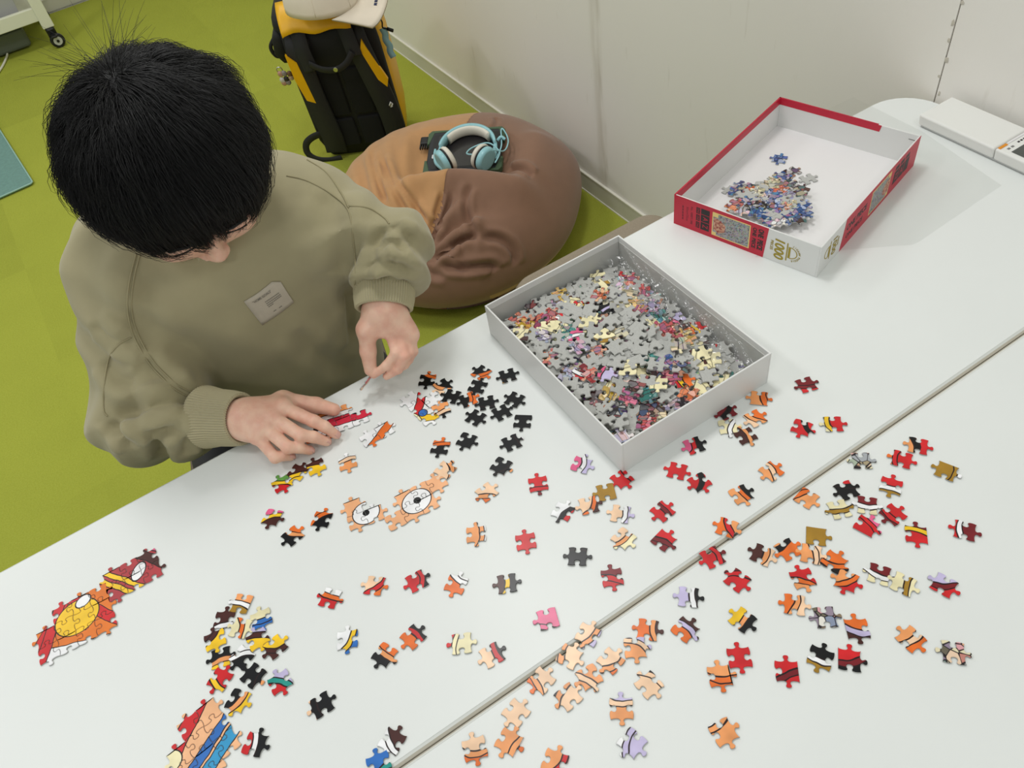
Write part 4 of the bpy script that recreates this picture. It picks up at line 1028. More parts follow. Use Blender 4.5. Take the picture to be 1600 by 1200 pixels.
# --- coarse body below (torso and legs, under the clothes)
HIPR = A(-0.285, 0.375, 0.492); HIPL = A(-0.125, 0.335, 0.492); KR = A(-0.36, 0.03, 0.48); KL = A(-0.10, -0.03, 0.48)
AR = A(-0.37, 0.06, 0.09); AL = A(-0.11, 0.02, 0.09)
def bodyfn(P):
    d = sd_cone(P, A(-0.2, 0.34, 0.525), A(-0.2, 0.22, 0.78), 0.09, 0.10)
    d = smin(d, sd_cone(P, RS, LS, 0.045, 0.045), 0.05)
    d = smin(d, sd_cone(P, NK, NK+A(0, 0.02, -0.1), 0.045, 0.06), 0.03)
    for a, b_, r0, r1 in ((RS, RE, 0.036, 0.030), (RE, RW, 0.030, 0.022), (LS, LE, 0.036, 0.030), (LE, LW, 0.030, 0.022), (HIPR, KR, 0.062, 0.046), (KR, AR, 0.044, 0.028), (HIPL, KL, 0.062, 0.046), (KL, AL, 0.044, 0.028)):
        d = smin(d, sd_cone(P, a, b_, r0, r1), 0.02)
    for k in (AR, AL): d = smin(d, sd_cone(P, k+A(0, 0.01, -0.035), k+A(0, -0.09, -0.055), 0.024, 0.018), 0.02)
    return d
bV, bF = surfnet(bodyfn, (-0.55, -0.15, 0.0), (0.1, 0.5, 1.0), 0.010)
Vs = []; Fs = []; off = 0
for v_, f_ in ((hV, hF), (bV, bF), handR, handL):
    Vs.append(v_-PO); Fs.append(f_+off); off += len(v_)
obj('body', npmesh('body', np.concatenate(Vs), np.concatenate(Fs)), M_skin, pers)
# eyes, brows
M_eye = mat('eye_dark', rgb(30, 22, 18), 0.2, noise=0.1)
for s in (-1, 1):
    V, F = sweep([tuple(hp_(s*x, 0.0835-0.3*abs(x-0.03)**1.0*0.25, -0.0255) - PO) for x in np.linspace(0.018, 0.042, 7)], circ(0.0011, 6)); obj('eyelashes', mesh('l', V, F), M_eye, pers, True)
    V, F = sweep([tuple(hp_(s*x, 0.0885-0.2*abs(x-0.025), 0.002+0.002*math.sin((x-0.014)*90)) - PO) for x in np.linspace(0.012, 0.044, 8)], circ(0.0020, 6)); obj('eyebrow', mesh('l', V, F), M_hair, pers, True)
# fingernails on the flat hand
def nail(tip, dip, side_up, sc=1.0):
    d = Vector(tip-dip).normalized(); u = Vector(side_up); u = (u-d*u.dot(d)).normalized(); s = d.cross(u)
    c = Vector(tip)+u*0.0050*sc+d*0.0005; V = []; F = []
    for i in range(5):
        for j in range(5):
            a, b_ = (i/4-0.5), (j/4-0.5)
            V.append(tuple(c+d*(b_*0.0085*sc*(1-0.3*a*a))+s*(a*0.0075*sc)-u*(a*a*0.0055*sc+(b_+0.2)**2*0.004)-Vector(PO)))
    for i in range(4):
        for j in range(4): F.append((i*5+j, i*5+j+1, (i+1)*5+j+1, (i+1)*5+j))
    o = obj('fingernail', mesh('fingernail', V, F), M_nail, pers, True); md = o.modifiers.new('t', 'SOLIDIFY'); md.thickness = 0.0008
for f in RF: nail(f[3], f[2], (0, -0.15, 1))
nail(RT[3], RT[2], (0.2, 0.75, 0.6), 1.15)
nail(LT[3], LT[2], tuple(-CF), 1.1)

# --- sweatshirt
chestN = A(-0.28, -0.86, 0.30); chestN /= np.linalg.norm(chestN)
def seg_t(P, a, b_):
    ab = b_-a; return np.clip(((P-a)@ab)/(ab@ab), -0.2, 1.2), vlen(P-(a+np.clip(((P-a)@ab)/(ab@ab), 0, 1)[..., None]*ab))
TW = A(-0.205, 0.225, 0.60); 
def shirtfn(P, folds=True):
    R0 = np.array([[math.cos(-0.28), math.sin(-0.28), 0], [-math.sin(-0.28), math.cos(-0.28), 0], [0, 0, 1]])
    d = sd_ell(P, (-0.200, 0.200, 0.765), (0.158, 0.130, 0.195), R0)
    d = smin(d, sd_ell(P, (-0.205, 0.245, 0.58), (0.165, 0.14, 0.19), R0), 0.08)
    d = smin(d, sd_cone(P, RS+A(0.03, 0.01, -0.01), LS+A(-0.03, 0.01, -0.01), 0.068, 0.066), 0.06)
    d = smin(d, sd_cone(P, NK+A(0, 0.015, -0.055), NK+A(0, 0.0, -0.022), 0.085, 0.062), 0.05)
    ar = sd_cone(P, RS+A(0.005, 0, -0.012), RE, 0.070, 0.066)
    ar2 = sd_cone(P, RE, RW+(RE-RW)*0.66, 0.066, 0.050)
    ar = smin(ar, ar2, 0.02)
    al = sd_cone(P, LS+A(-0.008, 0, -0.01), LE, 0.067, 0.055)
    al2 = sd_cone(P, LE, LW+(LE-LW)*0.93, 0.055, 0.050)
    al = smin(al, al2, 0.018)
    if folds:
        t, r = seg_t(P, RE, RW); ar = ar-0.0065*np.sin(t*13+3.0*wob(P, 20, 21))*np.exp(-((t-0.25)/0.5)**2)
        t, r = seg_t(P, RS, RE); ar = ar-0.0070*np.sin(t*11+3.0*wob(P, 16, 22))*np.clip(t*1.3-0.1, 0, 1)
        t, r = seg_t(P, LE, LW); al = al-0.0060*np.sin(t*9+2.2*wob(P, 16, 23))*np.exp(-((t-0.3)/0.6)**2)
        t, r = seg_t(P, LS, LE); al = al-0.0060*np.sin(t*6+2.4*wob(P, 15, 24))*np.clip(t*1.4-0.1, 0, 1)
    d = smin(d, ar, 0.022); d = smin(d, al, 0.022)
    if folds:
        d = d-0.0042*wob(P, 26, 31)-0.0016*wob(P, 70, 32)
        # drag line from the chest down to the left armpit of the picture, and a swag below the patch
        q = P-A(-0.30, 0.12, 0.83); w1 = q@A(0.75, 0.25, 0.61)
        d = d-0.006*np.exp(-(w1/0.018)**2)*np.exp(-(vlen(q)/0.12)**2)
        q = P-A(-0.10, 0.07, 0.76); w1 = q@A(-0.30, 0.1, 0.95)+4.0*(q@A(0.95, 0, 0.3))**2
        d = d-0.005*np.exp(-(w1/0.014)**2)*np.exp(-(vlen(q)/0.09)**2)
    # opening for the neck, stop above the seat
    d = smax(d, -sd_cone(P, NK+A(-0.006, -0.015, -0.02), NK+A(-0.02, -0.08, 0.14), 0.050, 0.064), 0.008)
    d = smax(d, 0.46-P[..., 2], 0.01)
    # the table top is solid: cloth does not pass through it
    tb_ = np.maximum(P[..., 1]+0.0015, np.maximum(P[..., 2]-(TZ+0.0012), (TZ-0.03)-P[..., 2]))
    d = smax(d, -tb_, 0.006)
    return d
sV, sF = surfnet(shirtfn, (-0.51, -0.14, 0.44), (0.10, 0.40, 1.02), 0.0040)
sT0 = BVHTree.FromPolygons([tuple(p) for p in sV], [tuple(f) for f in sF.tolist()]); sN = vnormals(sV, sF)
if (sN*(sV-sV.mean(0))).sum(1).mean() < 0: sN = -sN
for (pts_, am_, wd_) in (([(322, 612), (290, 622), (255, 630), (215, 640), (181, 652)], 0.013, 0.010), ([(177, 654), (188, 685), (211, 699)], 0.008, 0.008), ([(215, 672), (262, 668), (300, 640)], 0.009, 0.008),
        ([(236, 676), (252, 705), (262, 735)], 0.008, 0.008), ([(283, 668), (290, 690), (289, 716)], 0.007, 0.007), ([(140, 505), (177, 535), (213, 531)], 0.008, 0.009), ([(160, 560), (185, 590), (215, 600)], 0.006, 0.009),
        ([(222, 560), (250, 590), (300, 612)], 0.006, 0.010), ([(600, 350), (590, 388), (566, 415)], 0.008, 0.007), ([(597, 401), (610, 386), (636, 396)], 0.008, 0.006), ([(556, 427), (587, 412), (620, 414), (650, 434)], 0.009, 0.006),
        ([(556, 452), (574, 438), (612, 432), (646, 452)], 0.007, 0.0055), ([(610, 350), (625, 366), (648, 378)], 0.007, 0.007), ([(462, 512), (484, 543), (515, 565), (552, 585)], 0.006, 0.012), ([(546, 440), (548, 480), (553, 530)], 0.008, 0.010),
        ([(505, 300), (530, 360), (540, 430)], 0.005, 0.014), ([(240, 430), (222, 500), (235, 550)], 0.004, 0.014)):
    sV = crease(sV, sN, sT0, pts_, am_, wd_)
shirt = obj('sweatshirt', npmesh('sweatshirt', sV-PO, sF), M_shirt, pers)
sTree = BVHTree.FromPolygons([tuple(p) for p in sV], [tuple(f) for f in sF.tolist()])
def on_shirt(px, py):
    d = ray(px, py); h = sTree.ray_cast(Vector(CAM), Vector(d).normalized())
    return h[0], h[1]
# raglan and sleeve seams: raised double lines that follow the cloth
def seam(pts, r=0.0011, off=0.0003, nm='seam'):
    out = []
    for p in catmull([A(*p, 0) for p in pts], 8):
        h, n = on_shirt(p[0], p[1])
        if h is None:
            if len(out) > 3: break
            continue
        out.append(h+n*off)
    out = [o for i, o in enumerate(out) if i == 0 or (o-out[i-1]).length < 0.03]
    if len(out) < 3: return
    v = np.array([tuple(o) for o in out]); 
    for k in range(2): v[1:-1] = 0.25*v[:-2]+0.5*v[1:-1]+0.25*v[2:]
    tube(nm, [tuple(x-PO) for x in v], r, M_seam, shirt, 6)
seam([(219, 396), (208, 440), (205, 480), (214, 520), (240, 565), (275, 600), (305, 615)])
seam([(213, 396), (202, 440), (199, 480), (207, 522), (234, 569), (270, 606), (300, 622)])
seam([(205, 527), (186, 538), (170, 560), (163, 600), (162, 640), (168, 650)])
seam([(448, 275), (480, 283), (520, 305), (545, 330), (552, 375), (556, 420), (552, 460)])
seam([(545, 322), (575, 325), (600, 340), (608, 350)])
seam([(480, 250), (510, 270), (535, 305), (545, 325)])
# ribbed cuffs and collar
def ribbed(name, rings, n=132, amp=0.0009, ribs=66, th=0.004):
    """rings: list of (centre, axis, radius_a, radius_b, ref)"""
    V = []; F = []
    for (c, ax, ra, rb, ref) in rings:
        ax = Vector(ax).normalized(); s = Vector(ref); s = (s-ax*s.dot(ax)).normalized(); t = ax.cross(s)
        for k in range(n):
            a = 2*math.pi*k/n; w_ = amp*(1 if (k % 2) else -1)
            V.append(tuple(Vector(c)+s*((ra+w_)*math.cos(a))+t*((rb+w_)*math.sin(a))-Vector(PO)))
    m = len(rings)
    for i in range(m-1):
        for k in range(n): F.append((i*n+k, i*n+(k+1) % n, (i+1)*n+(k+1) % n, (i+1)*n+k))
    me = mesh(name, V, F); bm = bmesh.new(); bm.from_mesh(me); bmesh.ops.recalc_face_normals(bm, faces=bm.faces); bm.to_mesh(me); bm.free()
    return obj(name, me, M_rib, shirt)
def cuff(W_, E_, r_end, r_in, s0, s1, ref):
    ax = Vector(E_-W_); L = []
    prof = [(s0+0.004, r_end-0.006), (s0-0.001, r_end-0.003), (s0, r_end), (s0+0.25*(s1-s0), r_end+0.002), (s0+0.6*(s1-s0), r_end+0.003), (s1, r_in), (s1+0.006, r_in-0.004)]
    axn = ax.normalized()
    return ribbed('cuff', [(Vector(W_)+axn*s, axn, r, r*0.94, ref) for s, r in prof])
cuff(RW, RE, 0.0325, 0.0400, 0.008, 0.062, (0, 0, 1))
cuff(LW, LE, 0.0340, 0.0410, 0.000, 0.046, (1, 0, 0))
ca = Vector((-0.02+0.006, -0.065, 0.16)).normalized(); nc = Vector(NK+A(-0.008, -0.022, -0.008))
ribbed('collar', [(nc-ca*0.016, ca, 0.070, 0.070, (1, 0, 0)), (nc-ca*0.006, ca, 0.066, 0.067, (1, 0, 0)), (nc+ca*0.006, ca, 0.062, 0.063, (1, 0, 0)), (nc+ca*0.012, ca, 0.059, 0.060, (1, 0, 0)), (nc+ca*0.010, ca, 0.055, 0.056, (1, 0, 0)), (nc-ca*0.01, ca, 0.055, 0.056, (1, 0, 0))], 160)
# chest patch with print
M_patch = mat('beige_woven_patch', rgb(186, 176, 158), 0.85, noise=0.05, nscale=100, bump=0.1, bscale=900)
M_patched = mat('patch_hem', rgb(206, 196, 178), 0.85, bump=0.1)
M_pr = mat('grey_patch_print', rgb(120, 114, 104), 0.8, noise=0.1)
pc = [(381, 471), (424, 438.5), (438, 438.5), (459.5, 472.5), (410, 508)]
hits = [on_shirt(*p) for p in pc]; hn = sum((Vector(h[1]) for h in hits), Vector()).normalized()
c0 = sum((h[0] for h in hits), Vector())/len(hits)
ex = (hits[3][0]-hits[4][0]); ex = (ex-hn*ex.dot(hn)).normalized(); ey = hn.cross(ex)
def onplane(px, py):
    d = Vector(ray(px, py)); o_ = Vector(CAM); return o_+d*((c0-o_).dot(hn)/d.dot(hn))
def conform(me, off):
    for v in me.vertices:
        w_ = c0+ex*v.co.x+ey*v.co.y
        h = sTree.ray_cast(w_+hn*0.04, -hn)
        z = (h[0]-w_).dot(hn) if h[0] else 0
        v.co.z += z+off
def topatch(p): q = onplane(*p)-c0; return (q.dot(ex), q.dot(ey))
pp = [topatch(p) for p in pc]
bm = bmesh.new(); vs = [bm.verts.new((x, y, 0)) for x, y in pp]; bm.faces.new(vs)
bmesh.ops.triangulate(bm, faces=bm.faces); bmesh.ops.subdivide_edges(bm, edges=bm.edges, cuts=7, use_grid_fill=True)
me = bm2me(bm, 'chest_patch'); 
for k in range(1): conform(me, 0.0014)
bm = bmesh.new(); bm.from_mesh(me); bmesh.ops.recalc_face_normals(bm, faces=bm.faces)
if sum(f.normal.z for f in bm.faces) < 0: bmesh.ops.reverse_faces(bm, faces=bm.faces)
bm.to_mesh(me); bm.free()
pa = obj('chest_patch', me, M_patch, shirt, True); frame(pa, c0-Vector(PO), ex, ey)
md = pa.modifiers.new('t', 'SOLIDIFY'); md.thickness = 0.001; md.offset = -1; pa['label'] = 'beige woven chest patch with grey print'
def patch_text(s, size, p0, p1, xs=1.0):
    a = Vector(topatch(p0)+(0,)); b_ = Vector(topatch(p1)+(0,)); d = (b_-a)
    me = text_mesh(s, size, extr=0.00002, bold=0.00003); w_ = max(v.co.x for v in me.vertices)-min(v.co.x for v in me.vertices)
    me.transform(Matrix.Diagonal((d.length/w_, 1, 1, 1))); mm = Matrix.Rotation(math.atan2(d.y, d.x), 4, 'Z'); mm.translation = (a+b_)/2
    me.transform(mm); conform(me, 0.0019)
    o = obj('patch_print', me, M_pr, shirt); frame(o, c0-Vector(PO), ex, ey)
patch_text('"HOME GOALS"', 0.0048, (395, 471), (422, 451))
def patch_bar(p0, p1, h):                              # lines of print too small to read
    a = Vector(topatch(p0)+(0,)); b_ = Vector(topatch(p1)+(0,)); d = (b_-a); n = max(2, int(d.length/0.0022)); bm = bmesh.new(); L_ = d.length
    for k in range(n):
        x0 = L_*k/n; x1 = L_*(k+0.78)/n
        vs = [bm.verts.new(Vector((x, y, 0))) for x, y in ((x0, -h/2), (x1, -h/2), (x1, h/2), (x0, h/2))]; bm.faces.new(vs)
    me = bm2me(bm); mm = Matrix.Rotation(math.atan2(d.y, d.x), 4, 'Z'); mm.translation = a; me.transform(mm); conform(me, 0.0019)
    o = obj('patch_print', me, M_pr, shirt); o['kind'] = 'stuff'; frame(o, c0-Vector(PO), ex, ey)
for p0_, p1_ in (((413, 469), (435, 454)), ((415, 471.5), (437.5, 456.5)), ((416.5, 474.5), (439, 459)), ((418.5, 477), (426.5, 471)), ((427, 484.5), (431, 481.5)), ((435.5, 479), (440, 475.5))): patch_bar(p0_, p1_, 0.0011)
# trousers and shoes
def trfn(P):
    d = sd_cone(P, A(-0.28, 0.37, 0.485), A(-0.13, 0.34, 0.485), 0.098, 0.098)
    for a, b_, r0, r1 in ((HIPR, KR, 0.078, 0.062), (KR, AR, 0.062, 0.050), (HIPL, KL, 0.078, 0.062), (KL, AL, 0.062, 0.050)):
        d = smin(d, sd_cone(P, a, b_, r0, r1), 0.02)
    d = d-0.002*wob(P, 40, 41)
    d = smax(d, 0.085-P[..., 2], 0.004); d = smax(d, np.where(P[..., 1] > 0.155, 0.4225-P[..., 2], -1.0), 0.003)
    return d
tV, tF = surfnet(trfn, (-0.5, -0.14, 0.03), (0.02, 0.52, 0.62), 0.008)
obj('trousers', npmesh('trousers', tV-PO, tF), M_trouser, pers)
for k in (AR, AL):
    def shfn(P): return smax(smin(sd_cone(P, k+A(0, 0.02, -0.05), k+A(0, -0.10, -0.06), 0.038, 0.032), sd_cone(P, k, k+A(0, 0.02, -0.05), 0.036, 0.036), 0.02), 0.002-P[..., 2], 0.004)
    v_, f_ = surfnet(shfn, k-A(0.06, 0.16, 0.1), k+A(0.06, 0.08, 0.06), 0.005)
    obj('shoe', npmesh('shoe', v_-PO, f_), M_shoe, pers)

# --- hair: dark cap plus thousands of strands combed away from the crown whorl
rh = np.random.default_rng(5)
def scalp(dirs):      # unit dirs in head coords -> point on the skull surface (head coords)
    ax = np.array([0.075, 0.084, 0.080]); c_ = np.array([0, -0.012, 0.010])
    return c_+dirs*(1/np.sqrt(((dirs/ax)**2).sum(-1)))[..., None]
WH = np.array([0.10, -0.62, 0.78]); WH /= np.linalg.norm(WH)
def hairy(dv):        # region of the head covered by hair roots
    x, y, z = dv[..., 0], dv[..., 1], dv[..., 2]
    back = (y < 0.10) & (z > -0.62+0.25*np.clip(y+0.3, 0, 1))
    front = (y >= 0.10) & (z > 0.16+0.28*(y-0.1))
    return back | front
n0 = 5200; gi = np.arange(n0)+0.5; ph = np.arccos(1-2*gi/n0); tt = np.pi*(1+5**0.5)*gi
D0 = np.stack([np.cos(tt)*np.sin(ph), np.sin(tt)*np.sin(ph), np.cos(ph)], -1)
D0 = D0[hairy(D0)]
nclump = 620
cl = D0[rh.choice(len(D0), nclump, replace=False)]
near = np.argmax(D0@cl.T, 1); clr = rh.normal(size=(nclump, 4))
def strands(paths, r0, r1):
    """paths (N,S,3) in head coords -> three-sided tapered tubes"""
    N, S_, _ = paths.shape
    t = np.empty_like(paths); t[:, 1:-1] = paths[:, 2:]-paths[:, :-2]; t[:, 0] = paths[:, 1]-paths[:, 0]; t[:, -1] = paths[:, -1]-paths[:, -2]
    t /= np.linalg.norm(t, axis=-1, keepdims=True)+1e-9
    a = np.cross(t, paths); a /= np.linalg.norm(a, axis=-1, keepdims=True)+1e-9; b_ = np.cross(t, a)
    r = (r0+(r1-r0)*np.linspace(0, 1, S_)**1.3)[None, :, None]
    V_ = np.stack([paths+r*(a*math.cos(2.094*k)+b_*math.sin(2.094*k)) for k in range(3)], 2).reshape(-1, 3)
    base = (np.arange(N)*S_*3)[:, None, None, None]+(np.arange(S_-1)*3)[None, :, None, None]+np.arange(3)[None, None, :, None]
    nxt = (np.arange(N)*S_*3)[:, None, None]+(np.arange(S_-1)*3)[None, :, None]+((np.arange(3)+1) % 3)[None, None, :]
    F_ = np.stack([base[..., 0], nxt, nxt+3, base[..., 0]+3], -1).reshape(-1, 4)
    return V_, F_
REP = 12
dd = np.repeat(D0, REP, 0); gk = clr[np.repeat(near, REP)]; N = len(dd)
dd = dd+rh.normal(size=dd.shape)*0.022; dd /= np.linalg.norm(dd, axis=1, keepdims=True)
away = dd-WH*(dd@WH)[:, None]+rh.normal(size=dd.shape)*0.03; away -= WH*(away@WH)[:, None]
ang0 = np.arccos(np.clip(dd@WH, -1, 1)); away /= np.linalg.norm(away, axis=1, keepdims=True)
away = away+np.cross(WH, away)*(0.25*np.exp(-ang0*1.5)+0.16*gk[:, 0]+0.10*rh.normal(size=N))[:, None]; away -= WH*(away@WH)[:, None]; away /= np.linalg.norm(away, axis=1, keepdims=True)
L = 0.62+0.09*gk[:, 1]+0.10*rh.normal(size=N)
L = np.where(dd[:, 1] > 0.2, L*1.35, L); L = np.where(dd[:, 2] < -0.2, L*0.6, L)
lift1 = (0.21+0.15*np.abs(dd[:, 0])**1.5)*(1+0.16*gk[:, 2]+0.24*rh.normal(size=N))
S_ = np.linspace(0, 1, 6); paths = np.empty((N, 6, 3))
for k, s in enumerate(S_):
    a = ang0+L*s; v_ = WH*np.cos(a)[:, None]+away*np.sin(a)[:, None]
    lf = 0.10+(lift1-0.10)*math.sin(min(1, s*1.15)*math.pi/2)+np.where(a > 2.2, 0.15*(a-2.2), 0)
    paths[:, k] = scalp(v_)*(1+lf)[:, None]+rh.normal(size=(N, 3))*0.0005
cid = np.repeat(near, REP); cnt_ = np.bincount(cid, minlength=nclump)[:, None]+1e-9
for k, s in enumerate(S_):                              # strands gather into locks towards the tips
    mn = np.zeros((nclump, 3)); np.add.at(mn, cid, paths[:, k]); mn /= cnt_
    paths[:, k] += 0.55*s*s*(mn[cid]-paths[:, k])
fz = rh.random(N) < 0.30; paths[:, -1] += np.where(fz, 1, 0.25)[:, None]*rh.normal(size=(N, 3))*0.0032; paths[:, -2] += np.where(fz, 1, 0.25)[:, None]*rh.normal(size=(N, 3))*0.0018
V, F = strands(paths, 0.00044, 0.00010)
e1 = np.cross(WH, [1, 0, 0]); e1 /= np.linalg.norm(e1); e2 = np.cross(WH, e1)
fl = []
for i in range(80):
    a = rh.uniform(0, 6.283); rr = abs(rh.normal())*0.17
    ra_ = e1*math.cos(a)+e2*math.sin(a); d = WH+rr*ra_; d /= np.linalg.norm(d); base = scalp(d)*1.10
    out = d*0.8+ra_*rh.uniform(0.1, 0.9)+np.array([rh.normal()*0.2, -0.45, 0.0]); out /= np.linalg.norm(out)
    L_ = rh.uniform(0.02, 0.065); bend = ra_*rh.uniform(0, 1.2)+np.cross(WH, ra_)*rh.normal()*0.5
    fl.append([base+out*L_*s+bend*L_*s*s*0.8 for s in S_])
V2, F2 = strands(np.array(fl), 0.00030, 0.00010)
F = np.concatenate([F, F2+len(V)]); V = np.concatenate([V, V2])
VV = np.array(V)@HR+HC-PO
hair = obj('hair', npmesh('hair', VV, np.array(F)), M_hair, pers)
# inner hair volume
cv, cf = [], []
na, nb = 72, 40
dirs = np.array([[math.sin(p)*math.cos(a), math.sin(p)*math.sin(a), math.cos(p)] for p in np.linspace(0.001, 2.25, nb) for a in np.linspace(0, 2*math.pi, na, endpoint=False)])
hm = hairy(dirs); pts_ = scalp(dirs)*np.where(hm, 1.12+0.09*np.abs(dirs[:, 0])**1.5, 1.02)[:, None]
keep = hm.reshape(nb, na)
fcs = [(i*na+j, i*na+(j+1) % na, (i+1)*na+(j+1) % na, (i+1)*na+j) for i in range(nb-1) for j in range(na) if keep[i, j] and keep[i+1, j] and keep[i, (j+1) % na] and keep[i+1, (j+1) % na]]
obj('hair_base', mesh('hair_base', pts_@HR+HC-PO, fcs), M_hair, hair, True)
# ------------------------------------------------------------------ jigsaw pieces
PS = 0.0200; PHT = 0.0019
TABP = [(-0.5, 0.0), (-0.40, -0.030), (-0.24, -0.045), (-0.125, -0.020), (-0.085, 0.045), (-0.118, 0.115), (-0.135, 0.180), (-0.10, 0.245), (0.0, 0.272)]
TABP = TABP+[(-x, y) for x, y in TABP[:-1][::-1]]
def outline(sides, sub=2, jit=None):
    """clockwise sides seen from above: 0 = +x, 1 = -y, 2 = -x, 3 = +y; T tab, B blank, F flat. returns CCW polygon in piece units"""
    pts = []
    for k in (0, 3, 2, 1):
        c = sides[k]; a = {0: 0, 3: math.pi/2, 2: math.pi, 1: -math.pi/2}[k]
        if c == 'F': loc = [(-0.5, 0.0), (0.0, 0.0), (0.5, 0.0)]
        else:
            base = TABP if c == 'T' else [(x, -y) for x, y in TABP]
            loc = [tuple(p) for p in catmull([(x, y) for x, y in base], sub)] if sub > 1 else base
        ca_, sa_ = math.cos(a), math.sin(a)
        for (s, d) in loc[:-1]:
            X_, Y_ = 0.5+d, s
            pts.append((X_*ca_-Y_*sa_, X_*sa_+Y_*ca_))
    return pts
def inset_poly(pl, d):
    n = len(pl); out = []
    for i in range(n):
        a = np.array(pl[i-1]); b_ = np.array(pl[i]); c_ = np.array(pl[(i+1) % n]); t = c_-a; t = t/(np.linalg.norm(t)+1e-9)
        out.append((b_[0]-t[1]*d, b_[1]+t[0]*d))
    return out
def piece_geo(pl, h=PHT, sc=PS, org=(0, 0)):
    V = []; n = len(pl); i1 = inset_poly(pl, 0.012); i2 = inset_poly(pl, 0.030)
    for ring, z in ((i1, 0.0), (i1, h*0.72), (i2, h)): V += [((p[0]+org[0])*sc, (p[1]+org[1])*sc, z) for p in ring]
    F = [tuple(range(n))[::-1]]; mi = [1]
    for r in range(2):
        for i in range(n):
            j = (i+1) % n; F.append((r*n+i, r*n+j, (r+1)*n+j, (r+1)*n+i)); mi.append(1 if r == 0 else 0)
    F.append(tuple(2*n+i for i in range(n))); mi.append(0)
    return V, F, mi
# printed face: up to three colour bands with ink lines, driven by per-piece attributes
M_cardgrey = mat('grey_chipboard', rgb(182, 182, 178), 0.9, noise=0.12, nscale=700, bump=0.2, bscale=900)
M_art = bpy.data.materials.new('printed_piece'); M_art.use_nodes = True
nt = M_art.node_tree; NB = nt.nodes['Principled BSDF']; NB.inputs['Roughness'].default_value = 0.30; NB.inputs['Specular IOR Level'].default_value = 0.35
def attr(nm):
    a = nt.nodes.new('ShaderNodeAttribute'); a.attribute_type = 'OBJECT'; a.attribute_name = nm; return a
def mth(op, a=None, b_=None, c_=None):
    m = nt.nodes.new('ShaderNodeMath'); m.operation = op
    for i, v in enumerate((a, b_, c_)):
        if v is None: continue
        if isinstance(v, (int, float)): m.inputs[i].default_value = v
        else: nt.links.new(v, m.inputs[i])
    return m.outputs[0]
def vdot(a, b_):
    m = nt.nodes.new('ShaderNodeVectorMath'); m.operation = 'DOT_PRODUCT'; nt.links.new(a, m.inputs[0]); nt.links.new(b_, m.inputs[1]); return m.outputs['Value']
def mixc(f, a, b_):
    m = nt.nodes.new('ShaderNodeMix'); m.data_type = 'RGBA'; nt.links.new(f, m.inputs[0])
    for s, v in ((6, a), (7, b_)):
        if isinstance(v, tuple): m.inputs[s].default_value = v
        else: nt.links.new(v, m.inputs[s])
    return m.outputs[2]
tc = nt.nodes.new('ShaderNodeTexCoord'); mp = nt.nodes.new('ShaderNodeMapping'); mp.inputs['Scale'].default_value = (1/PS, 1/PS, 1/PS)
nt.links.new(tc.outputs['Object'], mp.inputs['Vector'])
oi = nt.nodes.new('ShaderNodeObjectInfo')
nz = nt.nodes.new('ShaderNodeTexNoise'); nz.noise_dimensions = '4D'; nz.inputs['Scale'].default_value = 1.3; nz.inputs['Detail'].default_value = 1
wv_ = mth('MULTIPLY', oi.outputs['Random'], 50.0); nt.links.new(mp.outputs[0], nz.inputs['Vector']); nt.links.new(wv_, nz.inputs['W'])
ad = attr('split_dir'); ap = attr('split_perp'); ao = attr('split_off'); ak = attr('split_curve')
t_ = vdot(mp.outputs[0], ad.outputs['Vector']); s_ = vdot(mp.outputs[0], ap.outputs['Vector'])
t_ = mth('ADD', t_, mth('MULTIPLY', mth('MULTIPLY', s_, s_), ak.outputs['Fac']))
t_ = mth('ADD', t_, mth('MULTIPLY', mth('SUBTRACT', nz.outputs['Fac'], 0.5), 0.30))
t_ = mth('SUBTRACT', t_, ao.outputs['Fac'])
def sstep(x, a, b_):
    m = nt.nodes.new('ShaderNodeMapRange'); m.interpolation_type = 'SMOOTHSTEP'; m.inputs[1].default_value = a; m.inputs[2].default_value = b_; nt.links.new(x, m.inputs[0]); return m.outputs[0]
ca_, cb_, cc_ = attr('colour_a'), attr('colour_b'), attr('colour_c')
def shade(c):   # soft airbrush variation inside one printed colour
    h = nt.nodes.new('ShaderNodeHueSaturation'); nt.links.new(c, h.inputs['Color'])
    nt.links.new(mth('MULTIPLY_ADD', nz.outputs['Fac'], 0.7, 0.62), h.inputs['Value']); return h.outputs[0]
col = mixc(sstep(t_, -0.02, 0.02), shade(ca_.outputs['Color']), shade(cb_.outputs['Color']))
col = mixc(sstep(t_, 0.26, 0.30), col, shade(cc_.outputs['Color']))
ln = attr('ink_line')
def line(x0, w_): return mth('SUBTRACT', 1.0, sstep(mth('ABSOLUTE', mth('SUBTRACT', t_, x0)), w_*0.6, w_))
lm = mth('MULTIPLY', mth('MAXIMUM', line(0.0, 0.045), line(0.28, 0.04)), ln.outputs['Fac'])
col = mixc(lm, col, rgb(34, 18, 20))
